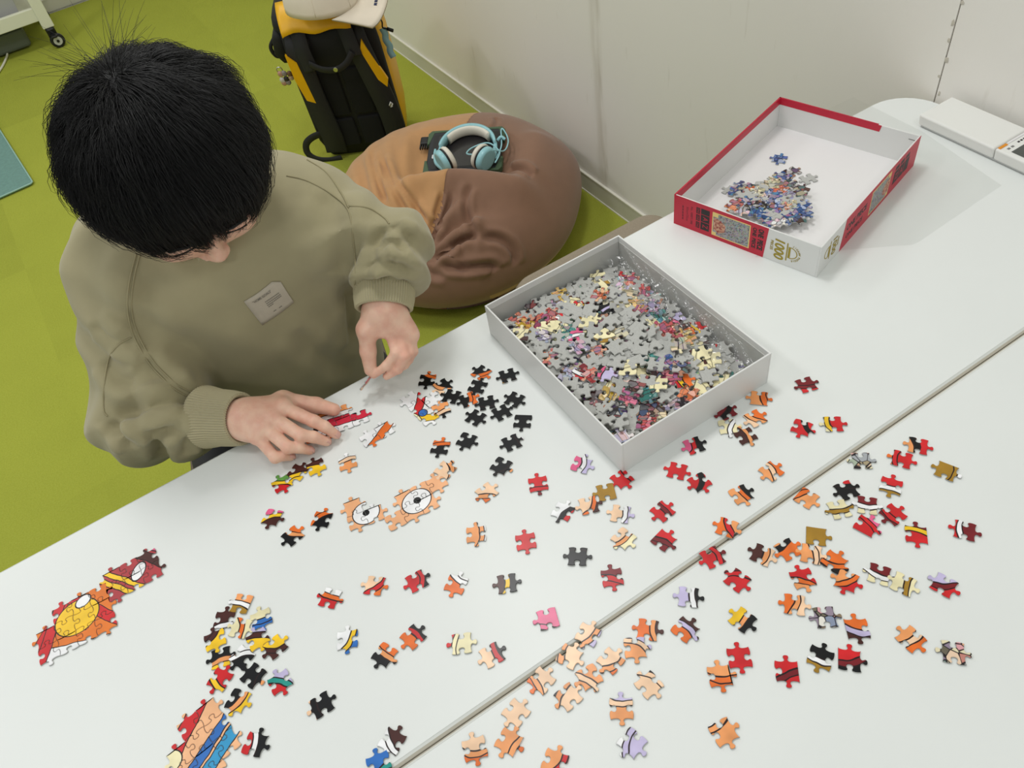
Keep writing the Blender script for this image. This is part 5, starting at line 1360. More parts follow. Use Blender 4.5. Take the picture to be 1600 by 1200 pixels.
# busy comic print
vz = nt.nodes.new('ShaderNodeTexVoronoi'); vz.voronoi_dimensions = '4D'; vz.inputs['Scale'].default_value = 2.3; nt.links.new(mp.outputs[0], vz.inputs['Vector']); nt.links.new(wv_, vz.inputs['W'])
hs = nt.nodes.new('ShaderNodeHueSaturation'); hs.inputs['Saturation'].default_value = 0.78; hs.inputs['Value'].default_value = 0.9; rp = nt.nodes.new('ShaderNodeValToRGB'); rp.color_ramp.interpolation = 'CONSTANT'
RAMP = [(52, 40, 46), (196, 60, 62), (236, 222, 176), (70, 110, 176), (228, 140, 84), (150, 150, 158), (120, 92, 150), (238, 236, 232), (110, 70, 52), (90, 150, 150), (226, 120, 150), (242, 196, 160)]
while len(rp.color_ramp.elements) < len(RAMP): rp.color_ramp.elements.new(0.5)
for i_, c_ in enumerate(RAMP): rp.color_ramp.elements[i_].position = i_/len(RAMP); rp.color_ramp.elements[i_].color = rgb(*c_)
sx_ = nt.nodes.new('ShaderNodeSeparateColor'); nt.links.new(vz.outputs['Color'], sx_.inputs[0]); nt.links.new(sx_.outputs[0], rp.inputs[0]); nt.links.new(rp.outputs[0], hs.inputs['Color'])
vd = nt.nodes.new('ShaderNodeTexVoronoi'); vd.voronoi_dimensions = '4D'; vd.feature = 'F2'; vd.inputs['Scale'].default_value = 2.3; nt.links.new(mp.outputs[0], vd.inputs['Vector']); nt.links.new(wv_, vd.inputs['W'])
edge_ = mth('SUBTRACT', 1.0, sstep(mth('SUBTRACT', vd.outputs['Distance'], vz.outputs['Distance']), 0.03, 0.10))
busy = mixc(edge_, mixc(mth('MULTIPLY_ADD', oi.outputs['Random'], 0.35, 0.05), hs.outputs[0], ca_.outputs['Color']), rgb(30, 24, 30))
ab_ = attr('busy'); col = mixc(ab_.outputs['Fac'], col, busy)
nt.links.new(col, NB.inputs['Base Color'])
PAL = dict(k=(10, 11, 15), r=(206, 34, 40), d=(120, 28, 36), o=(232, 112, 42), p=(246, 206, 170), c=(238, 228, 184), w=(242, 242, 244), y=(246, 200, 40),
           g=(166, 126, 40), b=(46, 110, 190), l=(196, 186, 222), t=(40, 150, 140), n=(72, 34, 30), m=(226, 96, 140), s=(160, 160, 155), a=(240, 160, 100), e=(96, 150, 70))
def colour(c): return [s2l(v) for v in PAL[c]]
ME = {}
def piece_mesh(sides, back=False, low=False):
    key = (sides, back, low)
    if key not in ME:
        V, F, mi = piece_geo(outline(sides, 1 if low else 2))
        me = mesh('puzzle_piece', V, F); me.materials.append(M_cardgrey if back else M_art); me.materials.append(M_cardgrey)
        for p, q in zip(me.polygons, mi): p.material_index = q
        ME[key] = me
    return ME[key]
def set_art(o, art, ang, off, curve=0.3, line_=1.0, busy_=0.0):
    art = (art*3)[:3] if len(art) == 1 else (art+art[-1])[:3]
    o['colour_a'], o['colour_b'], o['colour_c'] = [colour(c) for c in art]
    o['split_dir'] = [math.cos(ang), math.sin(ang), 0.0]; o['split_perp'] = [-math.sin(ang), math.cos(ang), 0.0]
    o['split_off'] = float(off); o['split_curve'] = float(curve); o['ink_line'] = float(line_); o['busy'] = float(busy_)
CROP = dict(A=(40, 840, 3.3325), B=(380, 680, 4.0), C=(440, 880, 3.75), D=(740, 680, 4.4444), E=(680, 920, 3.8095),
            G=(1020, 560, 5.0), H=(1200, 660, 4.4444), I=(1040, 840, 3.0769), J=(340, 440, 3.2))
def img_dir(x, y, deg, z=TZ):
    a = math.radians(deg); p0 = onz(x, y, z); p1 = onz(x+6*math.cos(a), y+6*math.sin(a), z); d = p1-p0
    return math.atan2(d[1], d[0])
# crop, x, y, image angle of side 0 (clockwise from right), sides clockwise, colours, split angle, split offset, label
LOOSE = [
('J',1048,492, 95,'TBTB','ko',-50,.18,'black puzzle piece with an orange corner, nearest the left hand'),
('J',1128,528,-35,'TBTB','kap',130,.05,'black, orange and peach puzzle piece beside the black one near the left hand'),
('J',1318,455, 40,'TBTB','ko', 80,.05,'black and orange puzzle piece, topmost of the black group'),
('J',1300,525,-70,'TBTB','k',0,0,'plain black puzzle piece just below the topmost of the black group'),
('J',1450,470,-18,'TBTB','kkg',110,.3,'black puzzle piece nearest the white box side, with gold edge'),
('J',1162,585, 20,'TBTB','k',0,0,'small-looking black puzzle piece left in the black group'),
('J',1130,622,-20,'BTBT','apk',60,.1,'peach puzzle piece with black tip below the black group'),
('J',1242,588,-25,'TBTB','ko',-10,.05,'black puzzle piece with orange right half amid the black group'),
('J',1345,606,-12,'TBTB','kko',100,.35,'black puzzle piece with an orange lower tab amid the black group'),
('J',1290,680, 35,'TBTB','k',0,0,'plain black puzzle piece, lowest left of the black group'),
('J',1420,655,-30,'TBTB','k',0,0,'plain black puzzle piece, lowest right of the black group'),
('J',1485,590, 30,'TBTB','k',0,0,'plain black puzzle piece alone beside the white box long side'),
('J',1525,698, 95,'TBFB','k',0,0,'black puzzle piece with one straight edge beside the white box'),
('J',1113,828,-78,'TBTB','ko',-90,.10,'black puzzle piece with orange top, left of two under the black group'),
('J',1245,795, 25,'TTBB','k',0,0,'large plain black puzzle piece below the black group'),
('J',1470,805,-25,'TBTB','kkw',-25,.30,'black puzzle piece with a white tip'),
('J',1418,922, 30,'TTBB','kka',45,.32,'black puzzle piece with an orange tab at lower right'),
('J',1137,942,-55,'TBTB','pa',-10,.25,'pale peach puzzle piece touching the big assembled eye'),
('J',1345,1052,-40,'TBTB','pao',100,.1,'peach puzzle piece crossed by a dark orange stripe'),
('J',650,905, 75,'TBTB','apw',-105,.1,'peach puzzle piece with a white top half under the right hand'),
('J',322,1010, 60,'TBTB','rye',-80,-.05,'red puzzle piece with green and yellow, left below the right hand'),
('J',412,950,-60,'TBTB','ny',80,.05,'dark brown puzzle piece with a yellow stripe below the right hand'),
('J',478,930,-25,'BTBT','yn',-90,.18,'bright yellow puzzle piece below the right hand'),
('B',182,515, 20,'TTBB','nym',-90,-.05,'brown, yellow and pink puzzle piece, leftmost of the middle rows'),
('B',308,628,-42,'TBTB','kao',-60,-.05,'black, orange and green puzzle piece below the brown and yellow one'),
('B',490,525, 15,'BTBT','ko',-120,.08,'black puzzle piece with a red-orange top left of the small assembled eye'),
('B',1455,618, 85,'TBTB','aaw',-5,.20,'peach puzzle piece with two white prongs'),
('B',542,1018, 20,'TBTB','row',-60,-.1,'red and orange puzzle piece with white tips'),
('B',820,940, 12,'TBTB','pro',50,.08,'peach puzzle piece with a red lower corner'),
('B',1085,912,-28,'TBTB','rrk',-20,.15,'red puzzle piece with black and white right end'),
('B',1330,930,110,'TBTB','ow',-50,.12,'orange puzzle piece with a white upper half and black tab'),
('C',1320,118, -8,'TBTB','nyk',0,-.1,'black, yellow and purple puzzle piece, right end of its row'),
('C',385,447, 85,'TBTB','wyb',20,.05,'white puzzle piece with yellow and pale blue'),
('C',603,538, 35,'TTBB','kao',-50,-.15,'black puzzle piece with orange dots and bars'),
('C',770,432,-45,'TBTB','ork',-50,.05,'orange puzzle piece with dark red upper end'),
('C',1055,470, -5,'TBTB','ccr',190,.25,'cream puzzle piece with a red corner'),
('C',1232,537,-30,'TBTB','prk',-30,.02,'peach puzzle piece with a red right half'),
('C',233,830,-30,'TBTB','kkp',150,.22,'black puzzle piece with a peach left tab, alone at lower left'),
('C',632,1068,-60,'TBTB','nw',150,.02,'brown and white puzzle piece at the bottom edge left of the table joint'),
('C',585,1152, 70,'TBTB','bta',60,.15,'bright blue puzzle piece at the bottom edge of the picture'),
('A',1325,752, 60,'TBTB','rtl',-70,-.1,'puzzle piece striped teal, red and lilac'),
('A',1123,345, 17,'FBTB','gwa',-60,-.10,'gold and orange puzzle piece with a straight edge, top of the yellow group'),
('A',1040,452,-85,'TBTB','nw',90,.15,'dark brown puzzle piece with white dots in the yellow group'),
('A',1135,450,-70,'BTBT','coc',-10,-.05,'cream puzzle piece with an orange wedge in the yellow group'),
('A',1200,442, 70,'TBTB','cb',80,.02,'cream and blue puzzle piece in the yellow group'),
('A',1012,512,-20,'BTBT','yn',-150,.10,'yellow puzzle piece with brown left end in the yellow group'),
('A',1192,538, 60,'TBTB','ynl',-80,.10,'yellow puzzle piece with brown and lilac in the yellow group'),
('A',1290,565,-40,'TBTB','yn',90,.05,'yellow puzzle piece, rightmost of the yellow group'),
('A',1030,600,-10,'TBTB','kay',80,-.02,'black, peach and yellow puzzle piece at the left of the yellow group'),
('A',1135,592, 40,'BTBT','kw',-90,.02,'black puzzle piece with a white patterned top in the yellow group'),
('A',1012,738, 30,'BTBT','ryr',140,.15,'red puzzle piece with a yellow tip at lower left'),
('A',1185,718, 40,'TBTB','kka',20,.28,'black puzzle piece with an orange right tip at lower left'),
('A',1105,850, 25,'TTBB','kay',40,-.02,'black and orange puzzle piece with a yellow eye-like dot'),
('A',1195,1075,-70,'TTBB','rwk',0,-.12,'red, white and black puzzle piece near the bottom left'),
('D',448,338, 80,'TBTB','rrd',80,.2,'red puzzle piece below the white box left side'),
('D',362,738, 80,'TBTB','r',0,0,'plain red puzzle piece with tabs up and down, left of centre'),
('D',750,203, 20,'TBBT','mwl',10,-.05,'pink and lilac puzzle piece below the white box'),
('D',1030,305, 50,'TTBB','rrk',-30,.25,'red and black puzzle piece at the near corner of the white box'),
('D',920,395,-12,'FBTB','g',0,0,'plain gold puzzle piece with a straight edge by the box corner'),
('D',800,487,-15,'TBTB','pon',20,.10,'peach puzzle piece with dark right end touching the gold one'),
('D',620,528,-65,'TBTB','wkr',40,.02,'white, black and red puzzle piece below the white box'),
('D',1020,545, 10,'TBTB','pwl',5,.10,'peach puzzle piece with a white and lilac right end'),
('D',1312,528,-45,'TBTB','rdr',-30,.0,'red puzzle piece with dark red band right of the peach ones'),
('D',1320,728, 40,'TBFT','rdd',120,-.05,'red puzzle piece with a dark band and a straight edge'),
('D',1042,718, 40,'TTBB','pacw'[:3],40,-.05,'peach, orange and cream puzzle piece under the peach and white one'),
('D',722,842, 3,'TBTB','kko',-90,.35,'black puzzle piece with peach upper corners, centre of the table'),
('D',962,987, 80,'TBTB','drr',100,-.1,'dark red and pink puzzle piece left of the table joint'),
('G',190,878, 15,'TBTB','r',0,0,'plain red puzzle piece near the box corner, left of a pair'),
('G',365,968, 55,'TTBB','rkr',10,-.05,'red puzzle piece with a black stripe, right of the plain red one'),
('E',670,178,-15,'FBTB','mmk',100,.3,'pink puzzle piece with a straight edge left of the joint'),
('E',910,272,-65,'TBTB','pal',40,.12,'peach puzzle piece with a lilac corner lying on the joint'),
('E',800,402,-60,'TTBB','pap',-170,.25,'peach puzzle piece with a red corner lying across the joint'),
('E',632,545,-50,'TBTB','pao',150,.10,'peach puzzle piece with a red-orange left corner touching the joint'),
('E',480,737,-50,'TBTB','p',0,0,'pale peach puzzle piece right of the joint near the bottom'),
('E',792,642,-40,'TBTB','pak',-150,.22,'peach puzzle piece with two black corners below the joint'),
('E',915,527, 60,'TTBB','apa',120,.0,'orange-peach puzzle piece in the middle of the peach group'),
('E',1045,428,-50,'TBTB','pao',60,.18,'peach puzzle piece with an orange lower edge in the peach group'),
('E',1192,352, 85,'TBBT','apl',-60,.10,'orange and lilac puzzle piece at the top of the peach group'),
('E',1265,242, 8,'TBTB','oan',0,.10,'orange puzzle piece right of the top of the peach group'),
('E',1272,570, 50,'TBTB','ppk',-60,.28,'peach puzzle piece with a black notch edge, right of the peach group'),
('E',1488,242,-50,'TTBB','oln',-40,.02,'orange, dark red and lilac puzzle piece right of the joint'),
('E',1108,712, 88,'TBTB','apl',-90,.05,'peach puzzle piece with a lilac top below the peach group'),
('E',1172,918, 40,'TTBB','llw',200,.1,'pale lilac-white puzzle piece with black tips near the bottom'),
('E',235,952, 75,'TBTB','pao',90,.05,'peach puzzle piece with an orange lower end at the bottom left of the joint'),
('E',438,910,-60,'TTTB','aao',30,.20,'peach-orange puzzle piece with a brown right tip near the bottom'),
('E',712,1032, 20,'BTBT','ar',40,.15,'peach and red puzzle piece cut by the bottom of the picture'),
('G',1200,205,-25,'TBTB','ddr',70,.1,'dark red puzzle piece alone right of the white box'),
('G',830,312, 5,'TFTB','aoon'[:3],0,.1,'orange puzzle piece with a straight edge beside the white box'),
('G',580,447,-35,'TBTB','dkd',20,-.02,'dark red and black puzzle piece against the white box side'),
('G',800,468,-35,'TBTB','oap',120,.0,'orange-peach puzzle piece beside the white box side'),
('G',628,532, -8,'TTBB','cwc',10,.0,'cream and white puzzle piece under the orange-peach one'),
('G',692,582,-30,'BTBT','nan',-20,.0,'brown puzzle piece overlapping the cream one'),
('G',322,680,-25,'TBTB','mrk',0,-.15,'pink, red and black puzzle piece beside the white box near corner'),
('G',1165,542, 20,'TTBB','rkr',-10,.12,'red puzzle piece with a black curved stripe, left of two right of the box'),
('G',1410,512, -5,'TBTB','ryc',170,.12,'red puzzle piece with a yellow left end, right of two right of the box'),
('G',925,882,-45,'TBTB','apo',-20,-.05,'orange-peach puzzle piece left of the joint, right of the box'),
('G',690,1062, -30,'TTBB','aok',-30,-.05,'orange puzzle piece with black curved lines left of the joint'),
('G',1200,1090, 35,'TBFB','aon'[:2],-120,.2,'peach puzzle piece with a straight edge lying on the joint'),
('H',650,265, -5,'TBTB','x',0,0,'finely patterned cream and blue puzzle piece right of the joint'),
('H',1042,162, 10,'TBTB','rka',180,-.05,'red puzzle piece with black and orange left half, uppermost right'),
('H',930,256, 15,'TBTB','rro',190,.22,'red puzzle piece with an orange left tab, below the uppermost right one'),
('H',1238,338, 22,'TBTF','ggw',22,.30,'gold puzzle piece with white right end and a straight edge'),
('H',545,470,-30,'TBTB','kkr',-90,.10,'black puzzle piece with red top in the right-hand heap'),
('H',495,602,-20,'TBTB','cgc',70,.0,'cream and gold puzzle piece in the right-hand heap'),
('H',690,575, 5,'TBTB','dwc',90,-.02,'dark red puzzle piece with white lower half in the right-hand heap'),
('H',855,440, 15,'BTBT','rwg',100,.02,'red, white and gold puzzle piece above the right-hand heap'),
('H',685,718, 30,'TFBT','rrm',-30,.12,'red puzzle piece with straight edge and pink corner in the heap'),
('H',868,640,-45,'TBTB','rrd',150,.05,'red puzzle piece with darker left half in the right-hand heap'),
('H',335,790, 5,'TBFF','g',0,0,'plain gold corner puzzle piece with two straight edges'),
('H',1032,778, 92,'TBTF'[::1],'ryd',-80,.12,'dark red puzzle piece with a golden top and straight edge'),
('H',1368,750, 12,'TBTB','dwr',190,.12,'dark red puzzle piece with a white left end, far right'),
('H',152,885,-35,'TBTB','oka',-140,.15,'red-orange puzzle piece with black left corners'),
('H',322,922, 10,'TBTB','ap',0,.1,'plain peach puzzle piece between red-orange ones'),
('H',428,962, 35,'TBBT','ooko'[:3],100,.10,'red-orange puzzle piece with black lines right of the peach one'),
('H',242,1082, 70,'TBTB','roa',100,-.02,'red puzzle piece fading to peach, below the gold corner piece'),
('H',540,1092, 20,'TTTB','aork'[:3],60,-.05,'orange puzzle piece with red and dark lower tabs'),
('H',782,1058, 15,'TBTB','dwc',110,-.02,'dark red, white and cream puzzle piece, left of a joined pair'),
('H',930,1118, 25,'TBTB','cgc',20,.0,'cream puzzle piece with a gold band, right of a joined pair'),
('H',1222,1130, 30,'TBTB','ldr',80,-.05,'lilac and dark red puzzle piece near the right edge'),
('I',225,95,-30,'TBTB','rrd',-30,.15,'red puzzle piece lying over the joint'),
('I',295,-49, 20,'TBTB','ora',-10,-.05,'red-orange and peach puzzle piece straddling the joint, above the red one'),
('I',465,82, 25,'TBTB','nap',20,.0,'dark brown and peach puzzle piece right of the joint'),
('I',345,205, 40,'TBTB','rrd',-90,.22,'red puzzle piece with dark upper edge right of the joint'),
('I',110,285, 5,'TBTB','lwk',0,.02,'white and lilac puzzle piece with black lines right of the joint'),
('I',370,395, 40,'TBTB','yak',40,-.05,'yellow-orange puzzle piece with a black half'),
('I',620,322, 5,'TBTB','oap',20,-.05,'orange-peach puzzle piece above the blue patterned one'),
('I',768,382,-10,'TBTB','x',0,0,'finely patterned red, yellow and blue puzzle piece'),
('I',920,437, 82,'TFTB','oln',100,.02,'orange puzzle piece with lilac lower half and a straight edge'),
('I',1180,487, 45,'TBTB','apo',45,-.05,'peach-orange puzzle piece at the far right of its row'),
('I',1385,552, 3,'TBTB','x',0,0,'grey and teal patterned puzzle piece at the far right'),
('I',355,577, 82,'TBTB','r',0,0,'plain red puzzle piece with tabs up and down, right of the joint'),
('I',262,665, 80,'TBTT','aoo',90,.05,'orange puzzle piece with brown line touching the plain red one'),
('I',585,642, 88,'TBTF','rdr',60,.0,'red puzzle piece with dark band and a straight right edge'),
('I',745,577,-70,'TBTB','kwg',100,.05,'black puzzle piece with a white streak and gold tip'),
('I',885,587, 5,'TBFT','rdk',70,.05,'dark red puzzle piece with black feet and a straight edge'),
('I',280,935,-30,'TTBB','aaw',-130,.22,'peach-orange puzzle piece with white tips, alone at the bottom right'),
]
# rough x,y extents so that touching pieces may lie one upon the other
placed = []
LP_ = np.array([onz(CROP[q[0]][0]+q[1]/CROP[q[0]][2], CROP[q[0]][1]+q[2]/CROP[q[0]][2], TZ+PHT)[:2] for q in LOOSE]); L0 = LP_.copy()
for it in range(40):                                   # ease touching pieces apart by a millimetre or two
    D_ = LP_[:, None]-LP_[None]; R_ = np.sqrt((D_**2).sum(-1))+np.eye(len(LP_)); ov = np.clip(0.0222-R_, 0, None)*(1-np.eye(len(LP_)))
    LP_ = LP_+0.25*(D_/R_[..., None]*ov[..., None]).sum(1)
    dv = LP_-L0; ln_ = np.sqrt((dv**2).sum(-1, keepdims=True)); LP_ = L0+dv*np.minimum(1, 0.006/np.maximum(ln_, 1e-9))
for n_, (cr, zx, zy, ang, sides, art, sa, so, label) in enumerate(LOOSE):
    ox_, oy_, sc_ = CROP[cr]; px, py = ox_+zx/sc_, oy_+zy/sc_
    P = np.array([LP_[n_][0], LP_[n_][1], TZ])
    a0 = img_dir(px, py, ang)
    # true piece shape is rigid: average the two axis directions seen in the picture
    a1 = img_dir(px, py, ang+90)+math.pi/2
    dlt = (a1-a0+math.pi) % (2*math.pi)-math.pi; a0 += dlt/2
    o = bpy.data.objects.new('puzzle_piece', piece_mesh(sides)); COL.objects.link(o)
    lay = 0
    for (q, lz) in placed:
        if np.hypot(*(q-P[:2])) < 0.0150: lay = min(2, max(lay, lz+1))
    placed.append((P[:2], lay))
    o.location = (P[0], P[1], TZ+0.0002+lay*(PHT+0.0002)+0.00008*(n_ % 6)); o.rotation_euler = (0, 0, a0)
    tag(o, label, 'puzzle piece', 'loose puzzle pieces on the table')
    if art == 'x': set_art(o, 'c', 0, 0, busy_=1.0)
    else:
        ad_ = img_dir(px, py, sa)-a0
        set_art(o, art, ad_, so, 0.35 if n_ % 3 else -0.3, 0.0 if len(set(art)) == 1 else 1.0)

# ------------------------------------------------------------------ assembled sections
def cluster(name, label, px, py, ang, cells, m, flat=(), z=TZ+0.0002, root=None):
    """cells: list of (col,row) grid squares; row 0 towards +y; interlocking pieces as parts"""
    P = onz(px, py, TZ+PHT); a0 = img_dir(px, py, ang); a1 = img_dir(px, py, ang+90)+math.pi/2
    a0 += ((a1-a0+math.pi) % (2*math.pi)-math.pi)/2
    t = thing(name, label, 'puzzle section', (P[0], P[1], z), 'partly assembled puzzle sections', (0, 0, a0))
    cx_ = sum(c[0] for c in cells)/len(cells); cy_ = sum(c[1] for c in cells)/len(cells)
    S = set(cells)
    def ed(c, r, k):    # deterministic tab/blank for the edge on side k of a cell
        if k == 0: s = ((c*7+r*13) % 3 != 0)
        elif k == 2: s = not ((c-1)*7+r*13) % 3 != 0
        elif k == 3: s = ((c*5+r*11) % 3 != 1)
        else: s = not (c*5+(r-1)*11) % 3 != 1
        return 'T' if s else 'B'
    for (c, r) in cells:
        sides = ''.join(ed(c, r, k) for k in range(4))
        V, F, mi = piece_geo(outline(sides, 2), org=(c-cx_, r-cy_))
        me = mesh('puzzle_piece', V, F); me.materials.append(m); me.materials.append(M_cardgrey)
        for p, q in zip(me.polygons, mi): p.material_index = q
        o = obj('puzzle_piece', me, None, t)
    return t
def art_mat(name, layers, base):
    """layers: list of (kind, params, colour, outline) painted in section coordinates (piece units)"""
    m = bpy.data.materials.new(name); m.use_nodes = True; nt = m.node_tree; B_ = nt.nodes['Principled BSDF']; B_.inputs['Roughness'].default_value = 0.28
    tc = nt.nodes.new('ShaderNodeTexCoord'); mp = nt.nodes.new('ShaderNodeMapping'); mp.inputs['Scale'].default_value = (1/PS,)*3
    nt.links.new(tc.outputs['Object'], mp.inputs['Vector'])
    nz = nt.nodes.new('ShaderNodeTexNoise'); nz.inputs['Scale'].default_value = 0.9; nt.links.new(mp.outputs[0], nz.inputs['Vector'])
    sep = nt.nodes.new('ShaderNodeSeparateXYZ'); nt.links.new(mp.outputs[0], sep.inputs[0])
    def mt(op, a, b_=None):
        q = nt.nodes.new('ShaderNodeMath'); q.operation = op
        for i, v in enumerate((a, b_)):
            if v is None: continue
            if isinstance(v, (int, float)): q.inputs[i].default_value = v
            else: nt.links.new(v, q.inputs[i])
        return q.outputs[0]
    def mxc(f, a, b_):
        q = nt.nodes.new('ShaderNodeMix'); q.data_type = 'RGBA'; nt.links.new(f, q.inputs[0])
        for s, v in ((6, a), (7, b_)):
            if isinstance(v, tuple): q.inputs[s].default_value = v
            else: nt.links.new(v, q.inputs[s])
        return q.outputs[2]
    def P_(c): return rgb(*PAL[c]) if isinstance(c, str) else rgb(*c)
    col = P_(base)
    X_, Y_ = sep.outputs[0], sep.outputs[1]
    for (kind, prm, c, ol) in layers:
        if kind == 'ell':
            cx_, cy_, rx_, ry_, ro = prm; ca, sa = math.cos(ro), math.sin(ro)
            dx = mt('SUBTRACT', X_, cx_); dy = mt('SUBTRACT', Y_, cy_)
            u_ = mt('DIVIDE', mt('ADD', mt('MULTIPLY', dx, ca), mt('MULTIPLY', dy, sa)), rx_); v_ = mt('DIVIDE', mt('SUBTRACT', mt('MULTIPLY', dy, ca), mt('MULTIPLY', dx, sa)), ry_)
            d = mt('MULTIPLY', mt('SUBTRACT', mt('SQRT', mt('ADD', mt('MULTIPLY', u_, u_), mt('MULTIPLY', v_, v_))), 1.0), min(rx_, ry_))
        else:                                   # half plane / band: |n.p - c| < w
            nx_, ny_, c0_, w_ = prm
            d = mt('SUBTRACT', mt('ABSOLUTE', mt('SUBTRACT', mt('ADD', mt('ADD', mt('MULTIPLY', X_, nx_), mt('MULTIPLY', Y_, ny_)), mt('MULTIPLY', mt('SUBTRACT', nz.outputs['Fac'], 0.5), 0.3)), c0_)), w_)
        if ol: col = mxc(mt('LESS_THAN', d, 0.055), col, rgb(36, 20, 20))
        col = mxc(mt('LESS_THAN', d, 0.0), col, P_(c))
    h = nt.nodes.new('ShaderNodeHueSaturation')
    if isinstance(col, tuple): h.inputs['Color'].default_value = col
    else: nt.links.new(col, h.inputs['Color'])
    nt.links.new(mt('ADD', mt('MULTIPLY', nz.outputs['Fac'], 0.5), 0.72), h.inputs['Value']); nt.links.new(h.outputs[0], B_.inputs['Base Color'])
    return m
# big emblem-like section at the left: generic orange and yellow shapes
m1 = art_mat('yellow_orange_print', [('band', (0.3, 1, -2.0, 0.75), 'w', 1), ('band', (-0.9, 0.7, 1.6, 0.35), 'r', 1), ('band', (0.9, 0.7, 1.1, 0.30), 'r', 1), ('band', (1, -0.5, -1.5, 0.3), 'r', 1), ('ell', (0.05, 0.35, 1.15, 1.0, 0.2), 'y', 1), ('ell', (0.5, 1.15, 0.4, 0.3, 0.4), 'w', 1)], (226, 120, 40))
cluster('assembled_section', 'largest assembled puzzle section, orange and yellow, at the left edge', 121, 973, -22,
        [(0,0),(1,0),(2,0),(3,0),(0,1),(1,1),(2,1),(3,1),(1,2),(2,2),(3,2)], m1)
m2 = art_mat('striped_print', [('band', (0.8, 0.6, -0.9, 0.12), 'y', 1), ('band', (0.8, 0.6, -0.4, 0.12), 'y', 1), ('ell', (0.35, 0.0, 0.55, 0.32, 0.9), 'w', 1), ('band', (0.8, 0.6, 1.2, 0.25), 'n', 1), ('band', (0.8, 0.6, 1.9, 0.25), 'm', 1)], (176, 60, 66))
cluster('assembled_section', 'assembled puzzle strip in maroon, white and yellow above the orange section', 207, 898, -25, [(0,0),(1,0),(2,0),(1,1),(2,1),(0,1)][:6], m2)
m3 = art_mat('peach_blue_print', [('band', (-0.55, 0.83, 1.35, 0.35), 'r', 1), ('band', (-0.42, 0.9, -0.10, 0.20), 'b', 1), ('band', (-0.42, 0.9, -0.75, 0.26), (50, 150, 200), 1), ('ell', (-1.5, 0.6, 0.6, 0.5, 0), 'c', 1)], (244, 186, 140))
cluster('assembled_section', 'assembled peach, red and blue puzzle section at the bottom edge', 318, 1172, -35, [(0,0),(1,0),(2,0),(0,1),(1,1),(2,1),(1,2),(2,2),(0,-1),(1,-1)], m3)
m4 = art_mat('peach_eye_print', [('ell', (0.0, 0.0, 0.85, 0.72, 0.3), 'w', 1), ('ell', (0.05, 0.02, 0.22, 0.22, 0), 'k', 0)], (244, 180, 132))
cluster('assembled_section', 'larger assembled peach section with a white oval and black dot', 651, 783, -28, [(0,0),(1,0),(0,1),(1,1),(2,1),(-1,0),(-1,-1)][:6], m4)
m5 = art_mat('small_eye_print', [('ell', (0.25, -0.05, 0.75, 0.70, 0.3), 'w', 1), ('ell', (0.25, -0.05, 0.2, 0.2, 0), 'k', 0)], (240, 176, 128))
cluster('assembled_section', 'smaller assembled pair of peach pieces with a white oval and black dot', 565, 803, -20, [(0,0),(1,0),(0,1)], m5)
m6 = art_mat('red_white_print', [('band', (0.7, 0.7, -0.2, 0.22), 'r', 1), ('band', (0.7, -0.5, 0.9, 0.2), 'y', 1), ('ell', (0.5, -0.3, 0.25, 0.25, 0), 'b', 1), ('ell', (-0.7, 0.7, 0.25, 0.25, 0), 'e', 1), ('ell', (0.6, -1.1, 0.7, 0.45, 0), 'c', 1)], 'w')
cluster('assembled_section', 'small assembled red, white and yellow section beside the black group', 660, 634, 52, [(0,0),(1,0),(2,0),(1,1)], m6)
m7 = art_mat('red_white_orange_print', [('band', (0.1, 1, 0.05, 0.30), (206, 40, 66), 1), ('band', (0.1, 1, -1.1, 0.25), 'o', 1), ('band', (0.1, 1, 1.2, 0.4), 'a', 1), ('ell', (1.5, 0.35, 0.45, 0.3, 0.3), 'k', 0), ('ell', (-1.5, 0.0, 0.5, 0.3, 0.2), 'k', 0)], 'w')
cluster('assembled_section', 'assembled red and white section under the fingers of the right hand', 524, 660, -20, [(-1,0),(0,0),(1,0),(2,0),(0,1),(1,1),(2,1)][:6], m7)
m8 = art_mat('white_orange_print', [('band', (-0.55, 1, -0.3, 0.25), 'o', 1)], 'w')
cluster('assembled_section', 'two joined white and orange pieces right of the right hand', 589, 678, -32, [(0,0),(1,0)], m8)
# piece held in the left hand, seen edge-on
ph_ = bpy.data.objects.new('puzzle_piece', piece_mesh('TBTB')); COL.objects.link(ph_)
tip = Vector(onz(580.5, 584, 0.7345)); low = Vector(onz(561.5, 611, 0.7135)); axd = (low-tip).normalized(); vw = Vector(ray(571, 598)).normalized()
frame(ph_, tip+axd*0.0125, axd, (vw-axd*vw.dot(axd))+axd.cross(vw)*0.12)
tag(ph_, 'puzzle piece pinched between thumb and finger, seen edge-on', 'puzzle piece'); set_art(ph_, 'rp', 0.5, 0)

